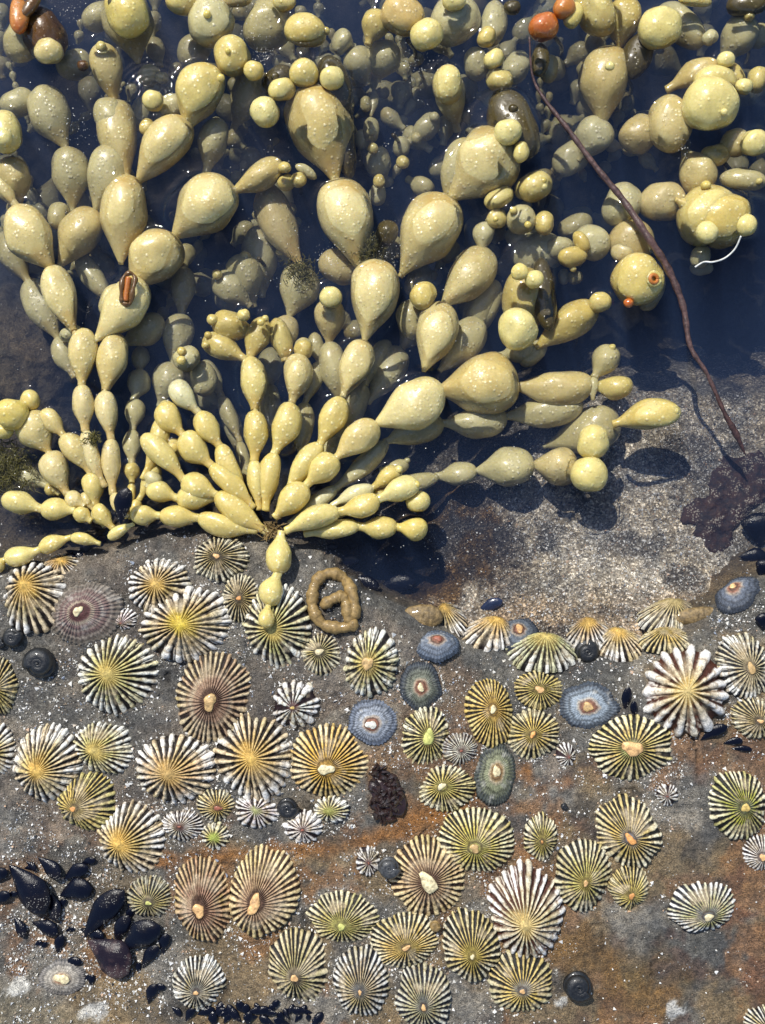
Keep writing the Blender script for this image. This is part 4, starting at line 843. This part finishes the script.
mussel(49, 868, 30, 18, -40, 'small mussel at the top of the bottom left cluster, above the longest one')
mussel(76, 873, 28, 17, 30, 'small narrow mussel topmost on the right of the longest one')
mussel(76, 892, 34, 27, 15, 'rounded black mussel in the middle of the bottom left cluster')
mussel(104, 914, 62, 30, 50, 'mussel pointing up to the right in the bottom left cluster', tilt=.1)
mussel(108, 957, 50, 42, -35, 'widest mussel, worn purple at its left end, bottom left cluster', m=M_musselp)
mussel(141, 938, 46, 32, 35, 'blunt black mussel at the right end of the bottom left cluster')
mussel(19, 927, 22, 13, -60, 'small mussel standing alone below the longest one'); mussel(45, 928, 28, 18, -20, 'small ragged mussel in the grit under the rounded one')
mussel(60, 945, 22, 12, 80, 'tiny upright mussel in the grit left of the worn purple one'); mussel(1, 876, 18, 16, 60, 'mussel end cut by the left edge, the upper of two'); mussel(2, 899, 20, 14, 40, 'mussel end cut by the left edge, the lower of two')
mussel(72, 963, 20, 12, 10, 'small mussel just above the pale worn limpet'); mussel(124, 506, 36, 21, 78, 'black mussel standing between the strands of the left seaweed holdfast', lift=MH)
mussel(627, 700, 26, 11, 85, 'slim upright mussel left of the boldest white star'); mussel(635, 710, 18, 9, 100, 'second slim mussel touching the one left of the boldest white star')
mussel(714, 733, 28, 14, 30, 'mussel lying just under the boldest white star'); mussel(733, 742, 18, 9, 10, 'small black mussel right of the one under the boldest white star'); mussel(741, 749, 20, 7, 0, 'thin black mussel lowest of the three under the boldest white star')
mussel(393, 588, 46, 22, 20, 'glossy mussel in the dark hollow under the seaweed, the largest there', lift=2); mussel(364, 583, 32, 16, -20, 'mussel in the dark hollow touching the coil side'); mussel(378, 568, 34, 15, 60, 'mussel sunk at the back of the dark hollow')
mussel(345, 562, 28, 13, 10, 'mussel under the right-hand strands of the middle seaweed'); mussel(410, 577, 26, 12, -50, 'mussel at the right rim of the dark hollow')
mussel(490, 606, 26, 13, 25, 'blue mussel in shallow water above the cream leaning limpet', m=plain('mussel_blue', (.02, .03, .075), .25, .6, .5, 250, .5, 700))
mussel(764, 530, 34, 46, 80, 'big black mussel at the right edge beside the sand, upper one'); mussel(753, 557, 26, 18, 0, 'black mussel below the big one at the right edge'); mussel(766, 570, 20, 24, 60, 'mussel half outside the right edge above the ledge'); mussel(765, 622, 18, 20, 80, 'brown-black mussel at the right edge on the ledge')
for i, (x, y, l_, a_) in enumerate([(92, 981, 13, 80), (88, 978, 10, 30), (152, 994, 22, 70), (158, 988, 15, 10), (165, 944, 22, 80), (176, 1011, 13, -40), (190, 1015, 17, 60), (38, 944, 10, 30), (44, 946, 10, 60), (31, 866, 13, -40), (70, 930, 10, 20), (130, 915, 16, 70), (28, 868, 8, 10), (88, 933, 10, 60), (147, 960, 13, 45), (12, 895, 12, 20), (62, 905, 14, 60), (125, 975, 16, 40), (139, 968, 12, 90)]):
    mussel(x, y, l_, l_ * .6, a_, 'tiny black mussel in the white grit round the bottom left cluster', group='tiny mussels in the grit')
for (x, y, l_, w_, a_, t_) in ((52, 905, 30, 17, -70, 'mussel lying in the gap between the longest and the rounded one, bottom left cluster'), (122, 930, 34, 18, 65, 'mussel jammed upright between the two largest, bottom left cluster'),
        (92, 934, 26, 15, -15, 'mussel wedged above the worn purple one'), (150, 957, 30, 15, 55, 'narrow mussel on the lower right rim of the bottom left cluster'), (133, 905, 22, 12, 70, 'small upright mussel at the upper right of the bottom left cluster'), (88, 862, 16, 9, 20, 'very small mussel beside the topmost narrow one')):
    mussel(x, y, l_, w_, a_, t_, tilt=.25)
for i in range(34):
    x = 205 + i * 3.4 + random.uniform(-2, 2); y = 1018 - 6 * math.sin((x - 200) / 120 * 3.14) + random.uniform(-7, 10); l_ = random.uniform(9, 17)
    mussel(x, y, l_, l_ * .65, random.uniform(0, 180), 'small black mussel in the crowded row along the bottom edge', group='small mussels along the bottom edge', tilt=random.uniform(-.4, .4))
for i, (x, y, l_, a_) in enumerate([(66, 560, 20, 20), (75, 556, 22, -30), (84, 551, 18, 50), (92, 546, 22, 10), (60, 548, 16, 70), (100, 541, 16, 30), (350, 548, 14, 20), (361, 552, 16, 80), (372, 545, 14, 10), (387, 556, 16, -40), (399, 563, 15, 30), (356, 570, 15, 60), (330, 548, 14, 10), (404, 594, 13, 20)]):
    mussel(x, y, l_, l_ * .6, a_, 'small mussel packed in the shade under the seaweed at the rock edge', group='small mussels under the seaweed')
def snail(px, py, d_, label, face=0, lift=0, m=M_snail):
    u, v, z = on_ground(px, py, lift); k = (D - z) / D; R0 = d_ * .5 * k
    root = empty('sea_snail', W3(u, v, z)); tag(root, label, 'sea snail', 'black snails')
    n, ns = 64, 14; pts = []; rad = []
    for i in range(n):
        t = i / (n - 1); a = -t * 2.6 * 2 * math.pi + math.radians(face); sc_ = (1 - t) ** 1.15
        rr = R0 * .50 * sc_; rad.append((R0 * .54 * sc_ + .15) * S); pts.append(Vector((math.cos(a) * rr, math.sin(a) * rr, R0 * (.42 + .55 * t))) * S)
    vs, fa = tube(pts, rad, ns); mesh('shell', [tuple(q) for q in vs], fa, m, root)
    co, f = bead_mesh(Vector((0, 0, 0)), Vector((0, 0, R0 * .62 * S)), R0 * 1.78 * S, 'oval', 3, False)   # body whorl
    mesh('body_whorl', co + np.array([0, 0, R0 * .34 * S]), f, m, root); return root
snail(42, 662, 34, 'largest rough black snail on grey rock at the left', 200)
snail(14, 637, 22, 'black snail touching a scrap of shell at the left edge, above the largest snail', 40)
snail(586, 651, 26, 'small round black snail on the ledge between two fan-like limpets', 90, 4)
snail(288, 807, 23, 'round black snail below the large orange-yellow limpet', 10)
snail(389, 866, 24, 'dark grey snail sitting on the rim of the ochre and brown limpet', 0, 8, plain('snail_grey', (.05, .052, .055), .45, .2, .6, 600, .8, 900))
snail(577, 983, 32, 'black snail on rusty rock near the bottom, right of the buff striped limpet', 330)
snail(564, 806, 8, 'pinhead black snail on bare rock right of centre', 0)
snail(1, 642, 12, 'black snail fragment at the very left edge', 0)
snail(543, 928, 10, 'tiny brown snail between the boldest red-furrowed limpet and the bright yellow one', 0, 4, M_coil)
snail(435, 925, 12, 'tiny tan snail on the rim of the olive-yellow limpet', 0, 6, M_coil)
# ------------------------------------------------------------------ coil, anemones, stem, thread, clumps
def HH(x, y): return 250 + x * .34, 540 + y * .34
u, v, z = on_ground(332, 602, 0)
coil = tag(empty('egg_coil', W3(u, v, z)), 'thick tan coil curled like a flattened number six, covered in grit on the rock', 'egg coil')
cp = [(0, 0), (0, 0), (208, 198), (240, 176), (270, 168), (284, 192), (292, 236), (302, 250), (262, 258), (215, 248), (190, 215), (183, 180), (188, 140), (206, 110), (240, 98), (276, 114), (298, 150), (308, 200), (303, 240)]
pth = []
for q in cp[2:]:
    a, b = HH(*q); uu, vv_, zz = on_ground(a, b, 5); pth.append(W3(uu, vv_, zz))
pth = smooth_path(pth, 6)
tube_obj('coil', pth, [S * (5.7 + .8 * math.sin(i * .7) + .5 * math.sin(i * 1.9)) * min(1, .35 + min(i, len(pth) - 1 - i) * .2) for i in range(len(pth))], M_coil, coil, coil, 14)
def blob(name, px, py, w_, h_, hz, ang, m, label, cat, lift=0, nz=.12):
    u, v, z = on_ground(px, py, lift); a = math.radians(ang); k = (D - z) / D
    th = np.arange(30) / 30 * 2 * math.pi; ps = np.linspace(0.02, math.pi * .58, 14); T, Pp = np.meshgrid(th, ps)
    x = np.sin(Pp) * np.cos(T) * w_ / 2; y = np.sin(Pp) * np.sin(T) * h_ / 2
    q = 1 + nz * 2 * (fbm(x + px, y + py, w_ * .2, int(px), 3) - .5) * np.sin(Pp)
    x, y = x * q, y * q; zz = np.cos(Pp) * hz * (1 + nz * 2 * (fbm(x, y, 4, 5) - .5))
    co = np.stack([x * math.cos(a) - y * math.sin(a), x * math.sin(a) + y * math.cos(a), zz], -1).reshape(-1, 3) * S * k
    o = mesh(name, co, gridfaces(30, 14, True), m); o.location = W3(u, v, z); return tag(o, label, cat)
blob('anemone', 423, 617, 40, 26, 7, 0, M_anem, 'tan jelly-like anemone covered in sand on the ledge, left of the white side-on limpet', 'anemone', 1)
blob('anemone', 697, 616, 50, 18, 6, 8, M_anem, 'flat sandy-tan anemone on the ledge at the right', 'anemone', -1)
def crustm(name, outline, hz, m, label, cat, lift=1.5):
    c = np.mean(outline, 0); u0, v0, z0 = on_ground(*c); rings = 16; n = 96
    out = np.array(outline, float); d = np.r_[out, out[:1]]; L_ = np.linspace(0, len(out), n, endpoint=False); k = L_.astype(int); f = (L_ - k)[:, None]; o2 = d[k] * (1 - f) + d[k + 1] * f
    rr = 1 + .16 * (vnoise(np.arange(n), np.zeros(n), 2.2, 88) - .5) + .12 * (vnoise(np.arange(n), np.zeros(n), 1.0, 89) - .5)
    vs = []; rings = 26
    for j in range(rings):
        s = j / (rings - 1)
        for i in range(n):
            p_ = c + (o2[i] - c) * s; u, v = plan(p_[0], p_[1], z0)
            u = u + (float(fbm(u, v, 22, 91)) - .5) * 34 * s; v += (float(fbm(u, v, 22, 92)) - .5) * 34 * s
            g = float(ground_z(u, v))
            vs.append((W3(u, v, g + (lift + hz * float(fbm(u, v, 12, 90)) - 1) * (1 - s ** 6) - (2 if s == 1 else 0)) - W3(u0, v0, z0))[:])
    o = mesh(name, vs, gridfaces(n, rings, True), m); o.location = W3(u0, v0, z0); return tag(o, label, cat)
crustm('crust_patch', [(765, 448), (735, 458), (712, 478), (690, 500), (678, 520), (690, 545), (712, 552), (735, 540), (748, 515), (775, 500), (785, 470)], 9, M_crust, 'dark red-brown crust on the sand at the right edge, under the tip of the stem', 'seaweed crust')
# dark wet weed clump in the middle
u, v, z = on_ground(386, 795)
wd_ = tag(empty('weed_clump', W3(u, v, z)), 'ragged clump of dark maroon weed on the rock left of the ringed grey-green limpet', 'weed')
rw = random.Random(4)
core = blob('core', 386, 799, 34, 46, 6, 20, M_weed, None, None, 1, .5); core.location -= wd_.location; core.parent = wd_
core2 = blob('core', 380, 778, 18, 22, 5, -20, M_weed, None, None, 1, .5); core2.location -= wd_.location; core2.parent = wd_
for k in range(70):
    a = rw.uniform(0, 6.28); q = rw.uniform(.1, 1) ** .6; cx_, cy_ = 386 + math.cos(a) * q * 17, 798 + math.sin(a) * q * 24
    if k < 12: cx_, cy_ = 378 + rw.uniform(-6, 6), 776 + rw.uniform(-10, 6)
    uu, vv_, zz = on_ground(cx_, cy_, 2 + 6 * (1 - q)); ln = rw.uniform(7, 17); an = -a + rw.uniform(-1.3, 1.3)
    p0 = W3(uu, vv_, zz); dd = Vector((math.cos(an), math.sin(an), rw.uniform(-.25, .25))) * ln * .6 * S
    pts = smooth_path([p0 - dd, p0 + Vector((rw.uniform(-2, 2), rw.uniform(-2, 2), 2)) * S, p0 + dd * .6], 4); wq = rw.uniform(1.0, 3.0)
    o = tube_obj('blade', pts, [S * wq * (.1 + math.sin(math.pi * (.08 + .9 * i / (len(pts) - 1)))) for i in range(len(pts))], M_weed, wd_, wd_, 4)
    o.data.polygons.foreach_set('use_smooth', np.zeros(len(o.data.polygons), bool))
# thin brown stem
sp = [('C', 176, 92, 16), ('C', 184, 190, 6), ('C', 215, 250, 4), ('C', 270, 320, 4), ('C', 340, 415, 4), ('C', 410, 500, 4), ('C', 470, 590, 8), ('C', 522, 672, 5), ('C', 560, 765, 3), ('F', 578, 190, 2), ('F', 620, 260, 2), ('F', 664, 358, -4), ('F', 690, 405, -9), ('F', 716, 462, -16)]
rd = [1.0, 1.3, 2.2, 3.0, 3.4, 3.8, 4.6, 4.4, 3.8, 2.9, 2.4, 2.6, 4.2, .8]
pp = [P(*tile(c, x, y), zz) for c, x, y, zz in sp]; pth = smooth_path(pp, 8); rds = np.interp(np.linspace(0, 13, len(pth)), range(14), rd)
stem = tag(empty('seaweed_stem', pp[6]), 'long thin purplish brown stem drifting from the orange beads down to the sand', 'stem')
tube_obj('stalk', pth, [float(q) * .86 * S * (1 + .12 * math.sin(i * 1.7)) for i, q in enumerate(rds)], M_wood, stem, stem, 9)
pth = smooth_path([P(*tile('C', a, b), e) for a, b, e in [(705, 590, 12), (690, 622, 6), (665, 645, 3), (635, 655, 3), (612, 655, 2), (590, 668, 2)]], 6)
th_ = tag(tube_obj('thread', pth, .9 * S, M_hair, empty('x', (0, 0, 0)), None, 6), 'thin curved white thread trailing from the blunt cone-shaped bead', 'thread')
bpy.data.objects.remove(bpy.data.objects['x'])
# algae tuft at left edge and fuzz on two beads
def tuft(name, px, py, spread, n, ln, m, label, z0, kind=None):
    r = random.Random(int(px)); V, F = [], []; off = 0; c0 = P(px, py, z0)
    for k in range(n):
        a = P(px + r.gauss(0, spread * .5), py + r.gauss(0, spread * .5), z0 + r.uniform(-6, 6)); an = r.uniform(0, 6.28); d = Vector((math.cos(an), math.sin(an), r.uniform(-.2, .8))) * r.uniform(.4, 1) * ln * S
        e = Vector((r.uniform(-1, 1), r.uniform(-1, 1), r.uniform(-.3, .6))) * ln * .3 * S
        vs, fa = tube([a - c0, a + d * .5 + e - c0, a + d - c0], [.45 * S, .38 * S, .15 * S], 4); V += [tuple(q) for q in vs]; F.append(fa + off); off += len(vs)
    o = mesh(name, V, np.concatenate(F), m); o.location = c0; return tag(o, label, 'algae', kind='stuff')
tuft('algae_tuft', 8, 470, 22, 900, 14, M_algae, 'feathery green-brown algae at the left edge behind the low seaweed', -8)
tuft('algae_fuzz', 366, 250, 14, 420, 12, M_algae, 'brown algae fuzz in the fork of the cream beads', -12)
tuft('algae_fuzz', 300, 274, 13, 260, 10, M_algae, 'brown algae fuzz over the sunken bead left of the fork', -22)
tuft('algae_fuzz', 92, 440, 7, 160, 6, M_algae, 'brown fuzz on the narrow waist of the left plant', 14)
tuft('holdfast_fibres', 272, 531, 9, 70, 13, M_coil, 'brown fibres at the holdfast of the middle seaweed', 20)
# ------------------------------------------------------------------ shell grit
def grit(name, pts, sizes, cols, label):
    n = len(pts); r = np.random.default_rng(77)
    base = np.array([[1, 1, 1], [1, -1, -1], [-1, 1, -1], [-1, -1, 1]], float) * .6
    q = r.normal(size=(n, 3, 3)); q, _ = np.linalg.qr(q)
    sc3 = r.uniform(.35, 1.3, (n, 1, 3)) * sizes[:, None, None]
    v = (base[None] * sc3) @ q + pts[:, None, :]
    f = np.array([[0, 1, 2], [0, 3, 1], [0, 2, 3], [1, 3, 2]])[None] + np.arange(n)[:, None, None] * 4
    o = mesh(name, v.reshape(-1, 3) * np.array([S, -S, S]), f.reshape(-1, 3), M_chip, None, np.repeat(cols, 4, 0), smooth=False)
    return tag(o, label, 'shell grit', kind='stuff')
NG = 190000; gu = rng.uniform(-400, 400, NG); gv = rng.uniform(15, 540, NG); gz = rock_z(gu, gv)
sz = sand_z(gu, gv); ok = (gz > sz) & (gz > -30)
dens = .07 + 2.0 * sstep(.50, .66, fbm(gu, gv, 34, 201)) * sstep(.42, .62, fbm(gu, gv, 8, 202))
dens += 6.0 * sstep(.38, .56, fbm(gu, gv, 12, 209)) * np.exp(-(((gu + 300) / 75) ** 2 + ((gv - 398) / 52) ** 2)) + .5 * sstep(.56, .66, fbm(gu, gv, 14, 207)) + .8 * np.exp(-(((gu + 55) / 40) ** 2 + ((gv - 90) / 34) ** 2))
inside = np.zeros(NG, bool)
for (a, b, rx, ry, ro, zz) in LIMP:
    du, dv = gu - a, -(gv - b); x = du * math.cos(ro) + dv * math.sin(ro); y = -du * math.sin(ro) + dv * math.cos(ro)
    q = np.hypot(x / rx, y / ry); inside |= q < .97; dens += .55 * sstep(1.28, 1.0, q) * (q >= .97)
dens *= 1 - .75 * sstep(60, 260, gu) * sstep(250, 330, gv)
keep = ok & ~inside & (rng.random(NG) < dens * .34)
gp = np.stack([gu, gv, gz + .5], -1)[keep]; gp[:, 1] = gp[:, 1]
pal = np.array([[.80, .79, .76], [.70, .68, .62], [.45, .42, .36], [.30, .24, .18], [.05, .05, .05], [.55, .38, .26], [.30, .34, .42]])
ci = rng.choice(7, keep.sum(), p=[.36, .22, .15, .08, .08, .07, .04])
gs = np.minimum(rng.gamma(1.3, .40, keep.sum()) + .25, 2.9)
grit('shell_grit', gp, gs, pal[ci], 'pale shell grit scattered over the rock between the limpets')
# specks on coil, anemones
NS = 60000; su = rng.uniform(-60, 400, NS); sv = rng.uniform(-130, 170, NS); szz = sand_z(su, sv); ok = (szz > rock_z(su, sv) - .5) & (pit_(su, sv) < .2) & (rng.random(NS) > .85 * brown_(su, sv))
keep = ok & (rng.random(NS) < .55); ci = rng.choice(7, keep.sum(), p=[.34, .22, .17, .10, .06, .08, .03])
grit('sand_grains', np.stack([su, sv, szz + .3], -1)[keep], np.minimum(rng.gamma(2.0, .26, keep.sum()) + .35, 2.0), pal[ci], 'coarse shell sand grains on the pool shelf')
# fine bubbles and drifting specks on the water
NB = 1500; bu, bv = rng.uniform(-382, 150, NB), rng.uniform(-512, 60, NB); kk = fbm(bu, bv, 45, 301) > .50
cl_ = []
for (c, x, y, s_, n) in (('B', 495, 175, 34, 90), ('B', 470, 120, 20, 50), ('B', 85, 140, 14, 60), ('B', 50, 100, 26, 60), ('A', 200, 320, 26, 50), ('C', 560, 370, 10, 30), ('A', 170, 20, 30, 60), ('B', 400, 640, 30, 90), ('B', 250, 640, 22, 60), ('B', 400, 370, 20, 20)):
    a, b = plan(*tile(c, x, y), 1); cl_.append(np.stack([rng.normal(a, s_ * .4, n), rng.normal(b, s_ * .4, n)], -1))
bb = np.concatenate([np.stack([bu, bv], -1)[kk]] + cl_); zb = np.full(len(bb), .9)
grit('drifting_specks', np.column_stack([bb, zb]), rng.uniform(.25, .75, len(bb)), np.repeat([[.75, .75, .7]], len(bb), 0), 'fine pale bubbles and specks drifting on the pool surface')
